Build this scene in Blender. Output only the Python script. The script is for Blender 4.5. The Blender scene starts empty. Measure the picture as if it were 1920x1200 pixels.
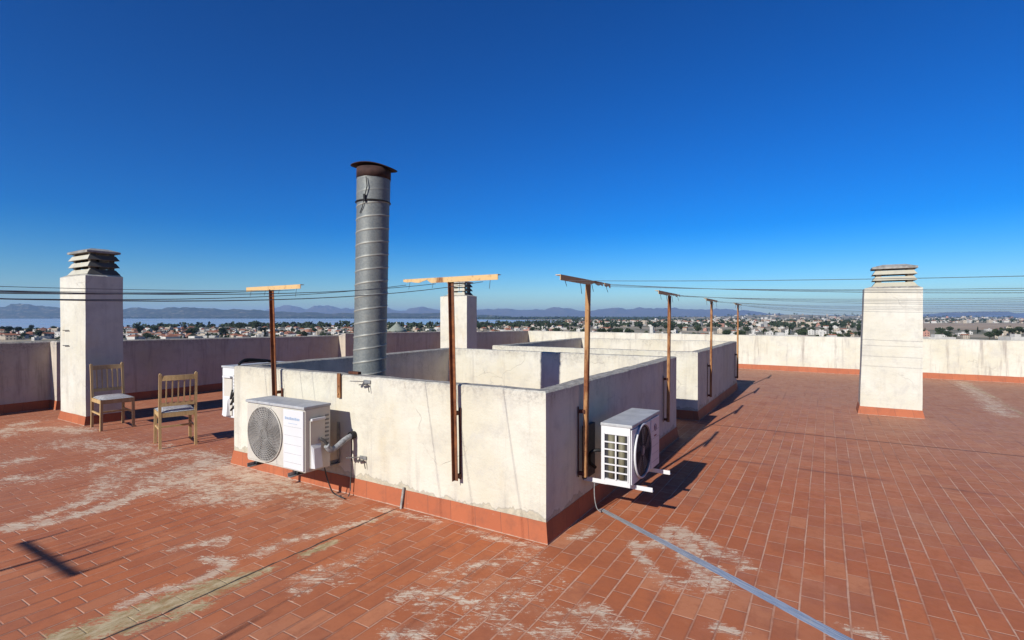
import bpy, bmesh, math, random
import numpy as np
from mathutils import Vector, Matrix, noise as mnoise
random.seed(7)
R = math.radians
C = bpy.context.scene.collection
scene = bpy.context.scene

# ------------------------------------------------------------------ camera, sky, sun, exposure
EYE = 1.6
FPX = 968.0                       # focal length in pixels of a 1920 wide picture
TH = R(31.25)                     # view direction is turned this much left of +Y
cam_d = bpy.data.cameras.new('camera')
cam = bpy.data.objects.new('camera', cam_d); C.objects.link(cam)
cam.location = (0, 0, EYE)
cam_d.sensor_width = 36.0
cam_d.lens = FPX / 1920 * 36.0
cam_d.clip_start = 0.05
cam_d.clip_end = 90000
cam.rotation_euler = (R(90 - 0.28), 0, TH)
scene.camera = cam

SUN_EL = R(29.3)
SUN_AZ = R(6.0)                   # light travels towards +Y, leaning this much to +X
world = bpy.data.worlds.new('World'); scene.world = world
world.use_nodes = True
wn = world.node_tree
for n in list(wn.nodes): wn.nodes.remove(n)
sky = wn.nodes.new('ShaderNodeTexSky'); sky.sky_type = 'NISHITA'; sky.sun_disc = False
sky.sun_elevation = SUN_EL
sky.sun_rotation = R(180) + SUN_AZ
sky.altitude = 0; sky.air_density = 1.0; sky.dust_density = 0.15; sky.ozone_density = 5.0
hsv = wn.nodes.new('ShaderNodeHueSaturation'); hsv.inputs['Saturation'].default_value = 1.55
hsv.inputs['Hue'].default_value = 0.5
gam = wn.nodes.new('ShaderNodeGamma'); gam.inputs['Gamma'].default_value = 1.3
bg = wn.nodes.new('ShaderNodeBackground'); bg.inputs['Strength'].default_value = 0.043
wo = wn.nodes.new('ShaderNodeOutputWorld')
wn.links.new(sky.outputs[0], hsv.inputs['Color']); wn.links.new(hsv.outputs[0], gam.inputs['Color'])
tint = wn.nodes.new('ShaderNodeMix'); tint.data_type = 'RGBA'; tint.blend_type = 'MULTIPLY'; tint.inputs[0].default_value = 1.0
tint.inputs[7].default_value = (.90, .97, 1.10, 1)
wn.links.new(gam.outputs[0], tint.inputs[6]); wn.links.new(tint.outputs[2], bg.inputs['Color']); wn.links.new(bg.outputs[0], wo.inputs['Surface'])

sun_d = bpy.data.lights.new('sun', 'SUN'); sun_d.energy = 4.5; sun_d.angle = R(0.5); sun_d.color = (1.0, 0.975, 0.925)
sun = bpy.data.objects.new('sun', sun_d); C.objects.link(sun)
light_dir = Vector((math.sin(SUN_AZ) * math.cos(SUN_EL), math.cos(SUN_AZ) * math.cos(SUN_EL), -math.sin(SUN_EL)))
sun.rotation_euler = light_dir.to_track_quat('-Z', 'Y').to_euler()
sun.location = (-2, -20, 14)

scene.view_settings.view_transform = 'Standard'
scene.view_settings.look = 'None'
scene.view_settings.exposure = 0.5
scene.view_settings.gamma = 1.0
try:
    scene.cycles.max_bounces = 8
    scene.cycles.volume_bounces = 0
except Exception: pass

ALB = .72                         # overall scale on surface colours, lowered so bounced light fills shade less
cT, sT = math.cos(TH), math.sin(TH)
# ------------------------------------------------------------------ node helper
class NT:
    def __init__(s, name, rough=0.8):
        s.m = bpy.data.materials.new(name); s.m.use_nodes = True
        s.t = s.m.node_tree; s.b = s.t.nodes['Principled BSDF']
        s.b.inputs['Roughness'].default_value = rough
        s.b.inputs['Specular IOR Level'].default_value = 0.3
        s._pos = None
    def n(s, typ, **kw):
        o = s.t.nodes.new(typ)
        for k, v in kw.items(): setattr(o, k, v)
        return o
    def put(s, sock, v):
        if isinstance(v, bpy.types.NodeSocket): s.t.links.new(v, sock)
        elif v is not None:
            if isinstance(v, (tuple, list)) and len(v) == 3 and sock.type == 'RGBA': v = (*v, 1)
            sock.default_value = v
    def pos(s):
        if s._pos is None: s._pos = s.n('ShaderNodeNewGeometry').outputs['Position']
        return s._pos
    def nrm(s): return s.n('ShaderNodeNewGeometry').outputs['Normal']
    def xyz(s, v):
        o = s.n('ShaderNodeSeparateXYZ'); s.put(o.inputs[0], v); return o.outputs
    def cmb(s, x, y, z):
        o = s.n('ShaderNodeCombineXYZ')
        for i, v in enumerate((x, y, z)): s.put(o.inputs[i], v)
        return o.outputs[0]
    def ma(s, op, a, b=None, c=None, clamp=False):
        o = s.n('ShaderNodeMath', operation=op); o.use_clamp = clamp
        s.put(o.inputs[0], a); s.put(o.inputs[1], b)
        if c is not None: s.put(o.inputs[2], c)
        return o.outputs[0]
    def scale(s, v, sc):
        o = s.n('ShaderNodeVectorMath', operation='MULTIPLY'); s.put(o.inputs[0], v); o.inputs[1].default_value = sc
        return o.outputs[0]
    def noise(s, scale=5, detail=4, rough=.55, vec=None, dist=0):
        o = s.n('ShaderNodeTexNoise'); o.inputs['Scale'].default_value = scale
        o.inputs['Detail'].default_value = detail; o.inputs['Roughness'].default_value = rough
        o.inputs['Distortion'].default_value = dist
        s.put(o.inputs['Vector'], vec if vec is not None else s.pos())
        return o.outputs['Fac']
    def white(s, vec):
        o = s.n('ShaderNodeTexWhiteNoise', noise_dimensions='3D'); s.put(o.inputs['Vector'], vec)
        return o.outputs['Value']
    def ss(s, v, a, b, lo=0.0, hi=1.0):
        o = s.n('ShaderNodeMapRange', interpolation_type='SMOOTHSTEP'); s.put(o.inputs[0], v)
        for i, x in enumerate((a, b, lo, hi)): s.put(o.inputs[i + 1], x)
        return o.outputs[0]
    def mix(s, f, a, b, mode='MIX'):
        o = s.n('ShaderNodeMix', data_type='RGBA', blend_type=mode)
        s.put(o.inputs[0], f); s.put(o.inputs[6], a); s.put(o.inputs[7], b)
        return o.outputs[2]
    def attr(s, name):
        o = s.n('ShaderNodeAttribute', attribute_name=name); return o.outputs['Fac']
    def out(s, col=None, rough=None, bump=None, bstr=.3, bdist=.01, metal=None):
        if col is not None:
            if isinstance(col, bpy.types.NodeSocket): col = s.mix(1.0, col, (ALB, ALB, ALB), 'MULTIPLY')
            s.put(s.b.inputs['Base Color'], col)
        if rough is not None: s.put(s.b.inputs['Roughness'], rough)
        if metal is not None: s.put(s.b.inputs['Metallic'], metal)
        if bump is not None:
            o = s.n('ShaderNodeBump'); o.inputs['Strength'].default_value = bstr; o.inputs['Distance'].default_value = bdist
            s.put(o.inputs['Height'], bump); s.put(s.b.inputs['Normal'], o.outputs[0])
        return s.m

def plain(name, col, rough=.6, var=.12, sc=8, metal=0, bump=0):
    t = NT(name, rough)
    f = t.noise(sc, 5, .6)
    a = tuple(c * (1 - var) for c in col); b = tuple(min(1, c * (1 + var)) for c in col)
    c = t.mix(t.ss(f, .3, .7), a, b)
    return t.out(c, rough, f if bump else None, bump or .1, .004, metal)

# ------------------------------------------------------------------ materials
def mat_plaster(name, ztop=None, base=(.78, .735, .60), cement=True, streak=1.0):
    t = NT(name, .9)
    p = t.pos(); X, Y, Z = t.xyz(p)
    big = t.noise(1.3, 5, .6); mid = t.noise(6, 6, .65); fine = t.noise(60, 3, .6)
    c = t.mix(t.ss(big, .3, .72), base, tuple(v * k for v, k in zip(base, (.90, .875, .80))))
    c = t.mix(t.ss(t.noise(2.6, 7, .7, t.scale(p, (1, 1, .6)), .6), .52, .66, 0, .55), c, (.60, .565, .49))
    c = t.mix(t.ss(t.noise(1.9, 5, .65, t.scale(p, (1.6, 1.6, .5))), .56, .72, 0, .45), c, (.66, .55, .36))
    c = t.mix(t.ss(mid, .48, .72, 0, .7), c, tuple(v * k for v, k in zip(base, (.78, .77, .76))))
    # rain streaks running down
    sv = t.scale(p, (9, 9, .7)); st = t.noise(1.0, 4, .7, sv)
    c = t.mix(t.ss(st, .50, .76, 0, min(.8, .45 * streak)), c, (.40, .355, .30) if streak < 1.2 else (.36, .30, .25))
    # speckles of black mould
    sp = t.noise(38, 4, .75)
    c = t.mix(t.ss(sp, .66, .74, 0, .30), c, (.20, .18, .16))
    if ztop:
        lim = t.ma('SUBTRACT', Z, t.ma('MULTIPLY', t.noise(3.5, 5, .7, t.scale(p, (1, 1, .25))), .42))
        e = t.ss(lim, ztop - .36, ztop - .12)
        mo = t.ma('MULTIPLY', e, t.ss(t.noise(28, 5, .8), .42, .62))
        c = t.mix(t.ma('MULTIPLY', mo, min(.85, .62 * streak)), c, (.23, .20, .175))
        c = t.mix(t.ma('MULTIPLY', e, .22), c, (.40, .36, .32))
    if cement:
        lim = t.ma('ADD', Z, t.ma('MULTIPLY', t.ma('SUBTRACT', t.noise(3.2, 5, .62, t.scale(p, (1, 1, .3))), .5), .34))
        c = t.mix(t.ss(lim, .178, .168, 0, .9), c, t.mix(t.ss(t.noise(16, 5, .7), .35, .65), (.64, .56, .40), (.46, .41, .30)))
        edge = t.ma('MULTIPLY', t.ss(lim, .168, .176), t.ss(lim, .186, .178))
        c = t.mix(t.ma('MULTIPLY', edge, .45), c, (.25, .22, .17))
    vo = t.n('ShaderNodeTexVoronoi', feature='DISTANCE_TO_EDGE'); vo.inputs['Scale'].default_value = 1.15
    wv = t.n('ShaderNodeVectorMath', operation='ADD'); t.put(wv.inputs[0], p)
    nz = t.n('ShaderNodeTexNoise'); nz.inputs['Scale'].default_value = 3.0; nz.inputs['Detail'].default_value = 6
    t.put(nz.inputs['Vector'], p); sv2 = t.scale(nz.outputs['Color'], (.45, .45, .45)); t.put(wv.inputs[1], sv2)
    t.put(vo.inputs['Vector'], wv.outputs[0])
    crk = t.ma('MULTIPLY', t.ss(vo.outputs['Distance'], .006, .001), t.ss(t.noise(1.7, 3, .6), .50, .60))
    c = t.mix(t.ma('MULTIPLY', crk, .22), c, (.25, .22, .19))
    up = t.xyz(t.nrm())[2]
    topc = t.mix(t.ss(t.noise(14, 5, .7), .35, .65), (.50, .46, .39), (.24, .22, .19))
    c = t.mix(t.ss(up, .6, .9), c, topc)
    h = t.ma('ADD', t.ma('MULTIPLY', mid, .8), t.ma('MULTIPLY', fine, .25))
    h = t.ma('ADD', h, t.ma('MULTIPLY', t.noise(1.8, 3, .5, t.scale(p, (1, 1, 2.2))), 1.5))
    h = t.ma('SUBTRACT', h, t.ma('MULTIPLY', crk, .3))
    return t.out(c, .92, h, .75, .014)

def mat_dark_side():  # louvre plaster with the faces turned to +X painted near black
    m_ = mat_plaster('dark_sided_louvre', None, (.60, .57, .46), cement=False, streak=.7)
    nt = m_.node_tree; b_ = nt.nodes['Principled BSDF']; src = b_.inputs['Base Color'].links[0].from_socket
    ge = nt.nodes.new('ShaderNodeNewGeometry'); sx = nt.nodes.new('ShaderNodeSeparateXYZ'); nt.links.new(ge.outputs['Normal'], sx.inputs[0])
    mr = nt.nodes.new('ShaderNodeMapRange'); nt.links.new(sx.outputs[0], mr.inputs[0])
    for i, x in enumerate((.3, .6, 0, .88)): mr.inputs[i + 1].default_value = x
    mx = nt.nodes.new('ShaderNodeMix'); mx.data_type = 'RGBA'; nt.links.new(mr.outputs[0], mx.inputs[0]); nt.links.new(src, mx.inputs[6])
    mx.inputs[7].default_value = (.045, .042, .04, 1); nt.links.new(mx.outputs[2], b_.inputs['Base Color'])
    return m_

def mat_floor():
    t = NT('terracotta_floor_tiles', .75)
    p = t.pos(); X, Y, Z = t.xyz(p)
    wob = t.ma('MULTIPLY', t.ma('SUBTRACT', t.noise(1.1, 2, .5), .5), .012)
    u = t.ma('DIVIDE', t.ma('ADD', X, wob), .118)
    row = t.ma('FLOOR', u)
    rr = t.white(t.cmb(row, 3.3, 1.7))
    off = t.ma('ADD', t.ma('MULTIPLY', row, .5), t.ma('MULTIPLY', rr, .34))
    v = t.ma('ADD', t.ma('DIVIDE', Y, .236), off)
    colm = t.ma('FLOOR', v)
    fu = t.ma('ABSOLUTE', t.ma('SUBTRACT', t.ma('FRACT', u), .5))
    fv = t.ma('ABSOLUTE', t.ma('SUBTRACT', t.ma('FRACT', v), .5))
    du = t.ma('MULTIPLY', t.ma('SUBTRACT', .5, fu), .118)     # metres to the long joint
    dv = t.ma('MULTIPLY', t.ma('SUBTRACT', .5, fv), .236)
    jn = t.noise(2.2, 4, .6)
    wl = t.ss(jn, .3, .7, .0018, .0042)
    lng = t.ss(du, wl, t.ma('ADD', wl, .003), 1, 0)
    crs = t.ss(dv, .0018, .0052, 1, 0)
    jn2 = t.noise(1.7, 4, .6, t.scale(p, (1, 1.9, 1)))
    crs = t.ma('MULTIPLY', crs, t.ss(jn2, .32, .56, .3, 1))
    lngv = t.ma('MULTIPLY', t.ma('MULTIPLY', lng, t.ss(X, -2.6, -1.2, .55, 1)), t.ss(t.noise(3.1, 4, .6, t.scale(p, (2.0, .5, 1))), .36, .58, .25, 1))
    w1 = t.white(t.cmb(row, colm, 0.5)); w2 = t.white(t.cmb(row, colm, 7.5))
    c = t.mix(w1, (.60, .182, .066), (.50, .148, .057))
    c = t.mix(t.ss(w2, .84, 1, 0, .6), c, (.70, .29, .14))
    c = t.mix(t.ss(w2, .12, 0, 0, .55), c, (.46, .145, .068))
    big = t.noise(.55, 5, .6)
    # weathering: the far and middle parts are dustier
    c = t.mix(t.ss(big, .42, .66, 0, .45), c, (.52, .235, .135))
    c = t.mix(t.ss(t.ma('ADD', Y, t.ma('MULTIPLY', X, .8)), 3.0, 13.0, 0, .72), c, (.50, .285, .185))
    c = t.mix(t.ss(X, -3.0, -7.5, 0, .45), c, (.47, .195, .115))
    g = t.noise(9, 6, .75)
    c = t.mix(t.ss(g, .46, .70, 0, .5), c, (.40, .125, .058))
    g2 = t.noise(2.3, 7, .72)
    c = t.mix(t.ss(g2, .50, .66, 0, .42), c, (.36, .115, .060))
    c = t.mix(t.ss(g2, .46, .34, 0, .30), c, (.70, .30, .15))
    # dirt gathered along the tile edges
    ed = t.ma('MULTIPLY', t.ss(t.ma('MINIMUM', du, dv), .016, .002), t.ss(t.noise(5, 6, .75), .42, .66))
    c = t.mix(t.ma('MULTIPLY', ed, .5), c, (.27, .095, .055))
    # dark grime along some long joints
    gr = t.ma('MULTIPLY', t.ss(du, .016, .0), t.ss(t.ma('ADD', t.noise(.9, 3, .6, t.scale(p, (2.4, .35, 1))), t.ss(X, -1.2, -2.6, 0, .06)), .52, .68))
    c = t.mix(t.ma('MULTIPLY', gr, .62), c, (.17, .058, .035))
    far = t.ss(Y, 5, 12, 1, .45)
    jc = t.mix(t.noise(6, 3), (.86, .52, .35), (.62, .34, .22))
    c = t.mix(t.ma('MULTIPLY', t.ma('MAXIMUM', lngv, crs), t.ma('MULTIPLY', far, t.ss(t.noise(17, 5, .8), .25, .60, .35, 1))), c, jc)
    # dirt lines across the floor
    dl = t.ss(t.ma('ABSOLUTE', t.ma('SUBTRACT', t.ma('ADD', Y, t.ma('MULTIPLY', t.noise(.8, 3), .1)), 6.28)), .05, 0.0)
    dl = t.ma('MULTIPLY', dl, t.ss(t.noise(2.5, 4), .35, .6))
    c = t.mix(t.ma('MULTIPLY', dl, .6), c, (.19, .075, .055))
    st = t.attr('stain'); cr = t.attr('cement')
    # splashes of lime: fine torn edges, streaked the way the water ran
    sa = t.noise(15, 8, .82, t.scale(p, (1, 1, 1)), .4)
    sb = t.noise(5, 7, .78, t.scale(p, (.8, 1.5, 1)), .8)
    su = t.ma('ADD', t.ma('MULTIPLY', X, cT), t.ma('MULTIPLY', Y, sT)); sv_ = t.ma('SUBTRACT', t.ma('MULTIPLY', Y, cT), t.ma('MULTIPLY', X, sT))
    swq = t.cmb(t.ma('MULTIPLY', X, 2.6), t.ma('MULTIPLY', Y, .9), 0)
    swp = t.cmb(t.ma('MULTIPLY', su, .42), t.ma('MULTIPLY', sv_, 2.4), 0)
    sc_ = t.noise(16, 9, .82, swp, 1.6)
    s1 = t.ma('ADD', t.ma('MULTIPLY', st, .62), t.ma('ADD', t.ma('MULTIPLY', t.ma('SUBTRACT', sa, .5), 1.5), t.ma('MULTIPLY', t.ma('SUBTRACT', sb, .5), 1.7)))
    s1 = t.ma('ADD', s1, t.ma('MULTIPLY', t.ma('SUBTRACT', sc_, .5), 2.3))
    s1 = t.ma('SUBTRACT', s1, t.ma('MULTIPLY', t.ma('MAXIMUM', lng, crs), .25))
    sm = t.ma('MULTIPLY', t.ss(s1, .30, .50), t.ss(st, .04, .22))
    c = t.mix(t.ma('MULTIPLY', sm, t.ss(t.noise(6, 5, .7, swp), .3, .6, .45, .95)), c, t.mix(t.ss(sc_, .35, .65), (.78, .55, .36), (1.0, .90, .68)))
    # faint haze of lime around
    s0 = t.ma('ADD', st, t.ma('MULTIPLY', sb, .9))
    c = t.mix(t.ss(s0, .60, 1.3, 0, .34), c, (.52, .32, .21))
    k1 = t.ma('ADD', t.ma('MULTIPLY', cr, .6), t.ma('ADD', t.ma('MULTIPLY', t.ma('SUBTRACT', t.noise(9, 7, .8, t.scale(p, (1, 1, 1)), 1.5), .5), 1.4), t.ma('MULTIPLY', t.ma('SUBTRACT', t.noise(11, 9, .85, swp, 2.5), .5), 2.2)))
    km = t.ma('MULTIPLY', t.ss(k1, .26, .42), t.ss(cr, .05, .2))
    c = t.mix(t.ma('MULTIPLY', km, .92), c, t.mix(t.ss(t.noise(7, 7, .8, swq), .38, .62), (.38, .27, .11), (.66, .54, .32)))
    ck = t.ma('ADD', X, t.ma('MULTIPLY', t.ma('SUBTRACT', t.noise(1.6, 4, .6), .5), .10))
    cd = t.ma('ABSOLUTE', t.ma('ADD', ck, 3.06))
    cm = t.ma('MULTIPLY', t.ss(cd, t.ss(t.noise(7, 5, .7), .3, .7, .006, .018), .003), t.ss(Y, 3.3, 3.1))
    c = t.mix(cm, c, (.055, .045, .035))
    # movement joint across the roof beyond the well
    jd = t.ma('ABSOLUTE', t.ma('SUBTRACT', Y, 8.13))
    jm = t.ma('MULTIPLY', t.ss(jd, .030, .012), t.ss(X, -1.75, -1.6))
    c = t.mix(t.ma('MULTIPLY', jm, .85), c, (.17, .075, .05))
    h = t.ma('SUBTRACT', t.ma('MULTIPLY', g, .3), t.ma('MULTIPLY', t.ma('MAXIMUM', lng, crs), .7))
    h = t.ma('ADD', h, t.ma('MULTIPLY', w1, .5))
    return t.out(c, t.ma('ADD', t.ss(g, .3, .7, .52, .78), t.ma('MULTIPLY', w2, .15)), h, .55, .005)

def mat_skirting():
    t = NT('terracotta_skirting', .7)
    p = t.pos(); X, Y, Z = t.xyz(p)
    a = t.ma('DIVIDE', t.ma('ADD', X, Y), .235)
    w = t.white(t.cmb(t.ma('FLOOR', a), 2, 2))
    c = t.mix(w, (.50, .145, .058), (.44, .122, .050))
    g = t.noise(10, 5, .7)
    c = t.mix(t.ss(g, .45, .75, 0, .6), c, (.30, .10, .05))
    c = t.mix(t.ss(t.noise(30, 5, .8), .62, .72, 0, .55), c, (.55, .36, .24))
    j = t.ss(t.ma('ABSOLUTE', t.ma('SUBTRACT', t.ma('FRACT', a), .5)), .488, .497)
    c = t.mix(t.ma('MULTIPLY', j, .95), c, (.17, .07, .045))
    e = t.ma('ADD', Z, t.ma('MULTIPLY', t.noise(12, 4, .7), .02))
    c = t.mix(t.ss(e, .022, .012, 0, .75), c, (.58, .45, .34))
    return t.out(c, .7, g, .2, .004)

def mat_rust(name, paint=(.62, .36, .14), amount=.5):
    t = NT(name, .8)
    p = t.pos()
    a = t.noise(14, 6, .75); b = t.noise(55, 4, .7); v = t.noise(6, 5, .7, t.scale(p, (1, 1, .25)))
    c = t.mix(t.ss(a, .35, .65), (.30, .105, .035), (.16, .050, .020))
    c = t.mix(t.ss(v, .62 - amount * .3, .70 - amount * .2, 0, .9), c, paint)
    c = t.mix(t.ss(b, .58, .70, 0, .7), c, (.09, .035, .018))
    return t.out(c, .85, b, .5, .003)

def mat_galv():
    t = NT('galvanised_duct', .45)
    p = t.pos()
    vo = t.n('ShaderNodeTexVoronoi'); vo.inputs['Scale'].default_value = 70; t.put(vo.inputs['Vector'], p)
    sp = t.xyz(vo.outputs['Color'])[0]
    a = t.noise(4, 6, .7); b = t.noise(1.2, 4, .6)
    c = t.mix(sp, (.19, .205, .195), (.25, .26, .24))
    c = t.mix(t.ss(a, .45, .75, 0, .6), c, (.31, .30, .25))
    c = t.mix(t.ss(b, .5, .7, 0, .35), c, (.15, .16, .16))
    c = t.mix(t.attr('seam'), c, (.44, .42, .35))
    return t.out(c, .55, t.ma('ADD', t.ma('MULTIPLY', sp, .3), a), .15, .004, .25)

M = {}
M['wall'] = mat_plaster('white_plaster_wall', 1.07)
M['parapet'] = mat_plaster('white_plaster_parapet', 1.12, (.79, .75, .62), cement=False, streak=1.6)
M['parapet_shade_dirt'] = mat_plaster('shaded_grimy_plaster', 1.12, (.66, .565, .46), cement=False, streak=1.9)  # darker brown base puts the wall's shade into the colour, under real stains
M['chimney'] = mat_plaster('white_plaster_chimney', None, (.78, .745, .63), cement=False, streak=.5)
M['louvre'] = mat_plaster('precast_louvre', None, (.56, .53, .42), cement=False, streak=.7)
M['louvre_dark_side'] = mat_dark_side()
M['capslab'] = plain('weathered_cement', (.34, .325, .29), .9, .3, 12, bump=.4)
M['floor'] = mat_floor()
M['skirt'] = mat_skirting()
M['rust_pole'] = mat_rust('rusty_brown_steel', (.17, .075, .04), .5)
M['rust_gold'] = mat_rust('rusty_ochre_steel', (.50, .27, .11), .75)
M['rust_bar'] = mat_rust('flaking_ochre_paint', (.80, .54, .25), 1.15)
M['rust_dark'] = mat_rust('dark_rust', (.085, .030, .020), 1.1)
M['galv'] = mat_galv()
M['cap_rust'] = plain('blackened_rust', (.055, .026, .020), .85, .35, 14, bump=.3)
M['steel'] = plain('galvanised_steel', (.42, .42, .40), .45, .2, 20, .6)
M['dark_steel'] = plain('dark_steel', (.07, .065, .06), .6, .3, 30)
M['black'] = plain('black_rubber', (.016, .015, .015), .55, .2)
M['wire'] = plain('grey_coated_wire', (.10, .11, .12), .5, .2)
M['white_enamel'] = plain('white_enamel', (.78, .77, .745), .38, .03, 3)
M['aged_enamel'] = plain('aged_cream_enamel', (.66, .61, .51), .45, .07, 4)
M['grey_enamel'] = plain('grey_weathered_enamel', (.50, .50, .485), .5, .14, 9)
M['fan_dark'] = plain('dark_fan_plastic', (.045, .043, .045), .5, .2)
M['fan_grey'] = plain('grey_fan_plastic', (.27, .255, .23), .5, .2)
M['fan_shade'] = plain('dull_fan_plastic', (.20, .19, .17), .5, .2)
M['guard_grey'] = plain('grey_guard_wire', (.44, .41, .36), .5, .15)
M['hub'] = plain('pale_fan_hub', (.52, .45, .40), .5, .1)
M['emblem'] = plain('faded_red_emblem', (.30, .11, .13), .5, .1)
M['blue_print'] = plain('pale_blue_print', (.42, .52, .66), .5, .05)
M['foam'] = plain('grey_pipe_foam', (.33, .33, .32), .9, .3, 40, bump=.5)
M['wood'] = None
M['seat'] = plain('white_seat_pad', (.80, .79, .77), .7, .04, 12)
M['mortar'] = plain('grey_mortar', (.33, .31, .27), .95, .25, 25, bump=.5)

def mat_wood():
    t = NT('varnished_pine', .45)
    p = t.pos()
    g = t.noise(4, 6, .7, t.scale(p, (9, 9, .9)), .5); b = t.noise(5, 3)
    c = t.mix(t.ss(g, .3, .7), (.68, .47, .22), (.52, .33, .14))
    c = t.mix(t.ss(b, .5, .8, 0, .4), c, (.62, .46, .26))
    return t.out(c, .5, g, .15, .002)
M['wood'] = mat_wood()

def mat_fin():
    t = NT('condenser_fins', .6)
    X, Y, Z = t.xyz(t.pos())
    w = t.ma('FRACT', t.ma('MULTIPLY', Z, 160))
    c = t.mix(t.ss(w, .2, .6), (.30, .27, .17), (.15, .135, .085))
    return t.out(c, .6)
M['fins'] = mat_fin()

# ------------------------------------------------------------------ mesh helpers
def tag(o, label=None, cat=None, group=None, kind=None):
    if label: o['label'] = label
    if cat: o['category'] = cat
    if group: o['group'] = group
    if kind: o['kind'] = kind
    return o

def empty(name, loc, label, cat, group=None, rz=0):
    o = bpy.data.objects.new(name, None); C.objects.link(o)
    o.location = loc; o.rotation_euler = (0, 0, rz); o.empty_display_size = .2
    return tag(o, label, cat, group)

class MB:
    def __init__(s): s.bm = bmesh.new()
    def box(s, x0, y0, z0, x1, y1, z1, bev=0, mi=0):
        vs = [s.bm.verts.new((x, y, z)) for z in (z0, z1) for (x, y) in ((x0, y0), (x1, y0), (x1, y1), (x0, y1))]
        fs = [s.bm.faces.new([vs[i] for i in q]) for q in ((3, 2, 1, 0), (4, 5, 6, 7), (0, 1, 5, 4), (1, 2, 6, 5), (2, 3, 7, 6), (3, 0, 4, 7))]
        for f in fs: f.material_index = mi
        if bev:
            es = list({e for f in fs for e in f.edges})
            r = bmesh.ops.bevel(s.bm, geom=es, offset=bev, segments=2, affect='EDGES', profile=.6)
            for f in r['faces']: f.material_index = mi
        return s
    def hexa(s, bot, top, mi=0):
        vs = [s.bm.verts.new(p) for p in bot + top]
        for q in ((3, 2, 1, 0), (4, 5, 6, 7), (0, 1, 5, 4), (1, 2, 6, 5), (2, 3, 7, 6), (3, 0, 4, 7)):
            s.bm.faces.new([vs[i] for i in q]).material_index = mi
        return s
    def bar(s, a, b, w, h=None, up=(0, 0, 1), bev=0):
        a = Vector(a); b = Vector(b); h = h or w
        d = (b - a).normalized(); u = Vector(up)
        if abs(d.dot(u)) > .98: u = Vector((0, 1, 0))
        r = d.cross(u).normalized(); u = r.cross(d).normalized()
        def q(p): return [tuple(p + r * sx * w / 2 + u * sz * h / 2) for sx, sz in ((-1, -1), (1, -1), (1, 1), (-1, 1))]
        n0 = len(s.bm.faces)
        s.hexa(q(a), q(b))
        return s
    def tube(s, pts, r, n=6, cap=True):
        pts = [Vector(p) for p in pts]; rings = []
        for i, p in enumerate(pts):
            d = (pts[min(i + 1, len(pts) - 1)] - pts[max(i - 1, 0)]).normalized()
            u = Vector((0, 0, 1)) if abs(d.z) < .95 else Vector((0, 1, 0))
            a = d.cross(u).normalized(); b = a.cross(d)
            rr = r[i] if isinstance(r, (list, tuple)) else r
            rings.append([s.bm.verts.new(p + (a * math.cos(2 * math.pi * k / n) + b * math.sin(2 * math.pi * k / n)) * rr) for k in range(n)])
        for A, B in zip(rings, rings[1:]):
            for k in range(n):
                f = s.bm.faces.new((A[k], A[(k + 1) % n], B[(k + 1) % n], B[k])); f.smooth = n > 5
        if cap:
            s.bm.faces.new(rings[0][::-1]); s.bm.faces.new(rings[-1])
        return s
    def ring(s, c, ax, R0, r, n=40, m=6):
        c = Vector(c); ax = Vector(ax).normalized()
        u = ax.orthogonal().normalized(); v = ax.cross(u); rg = []
        for i in range(n):
            a = 2 * math.pi * i / n; d = u * math.cos(a) + v * math.sin(a)
            rg.append([s.bm.verts.new(c + d * (R0 + r * math.cos(2 * math.pi * k / m)) + ax * r * math.sin(2 * math.pi * k / m)) for k in range(m)])
        for i in range(n):
            A, B = rg[i], rg[(i + 1) % n]
            for k in range(m): s.bm.faces.new((A[k], A[(k + 1) % m], B[(k + 1) % m], B[k])).smooth = True
        return s
    def disc(s, c, ax, R0, th, n=40):
        c = Vector(c); ax = Vector(ax).normalized(); return s.tube([c - ax * th / 2, c + ax * th / 2], R0, n)
    def build(s, name, mats, parent=None, origin=None, recalc=True):
        if recalc: bmesh.ops.recalc_face_normals(s.bm, faces=s.bm.faces)
        me = bpy.data.meshes.new(name)
        o = bpy.data.objects.new(name, me); C.objects.link(o)
        if origin:
            bmesh.ops.translate(s.bm, verts=s.bm.verts, vec=-Vector(origin)); o.location = origin
        s.bm.to_mesh(me); s.bm.free()
        for m in (mats if isinstance(mats, list) else [mats]): me.materials.append(m)
        if parent:
            o.parent = parent
        return o

def w2l(root):       # children of a root are written in world coordinates: shift them
    for ch in root.children:
        if ch.get('_w'): continue
    return root

def part(mb, name, mat, root, label=None):
    """part given in world coordinates under an unrotated root"""
    base = Vector(root.location)
    p = root.parent
    while p: base = base + Vector(p.location); p = p.parent
    bmesh.ops.translate(mb.bm, verts=mb.bm.verts, vec=-base)
    o = mb.build(name, mat, root)
    if label: o['label'] = label
    return o

def jitter(bm, amp, sc=2.5, zfix=None):
    for v in bm.verts:
        if zfix is not None and v.co.z < zfix: continue
        n = mnoise.noise_vector(v.co * sc) * amp + mnoise.noise_vector(v.co * sc * 5) * amp * .4
        v.co += n

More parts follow.
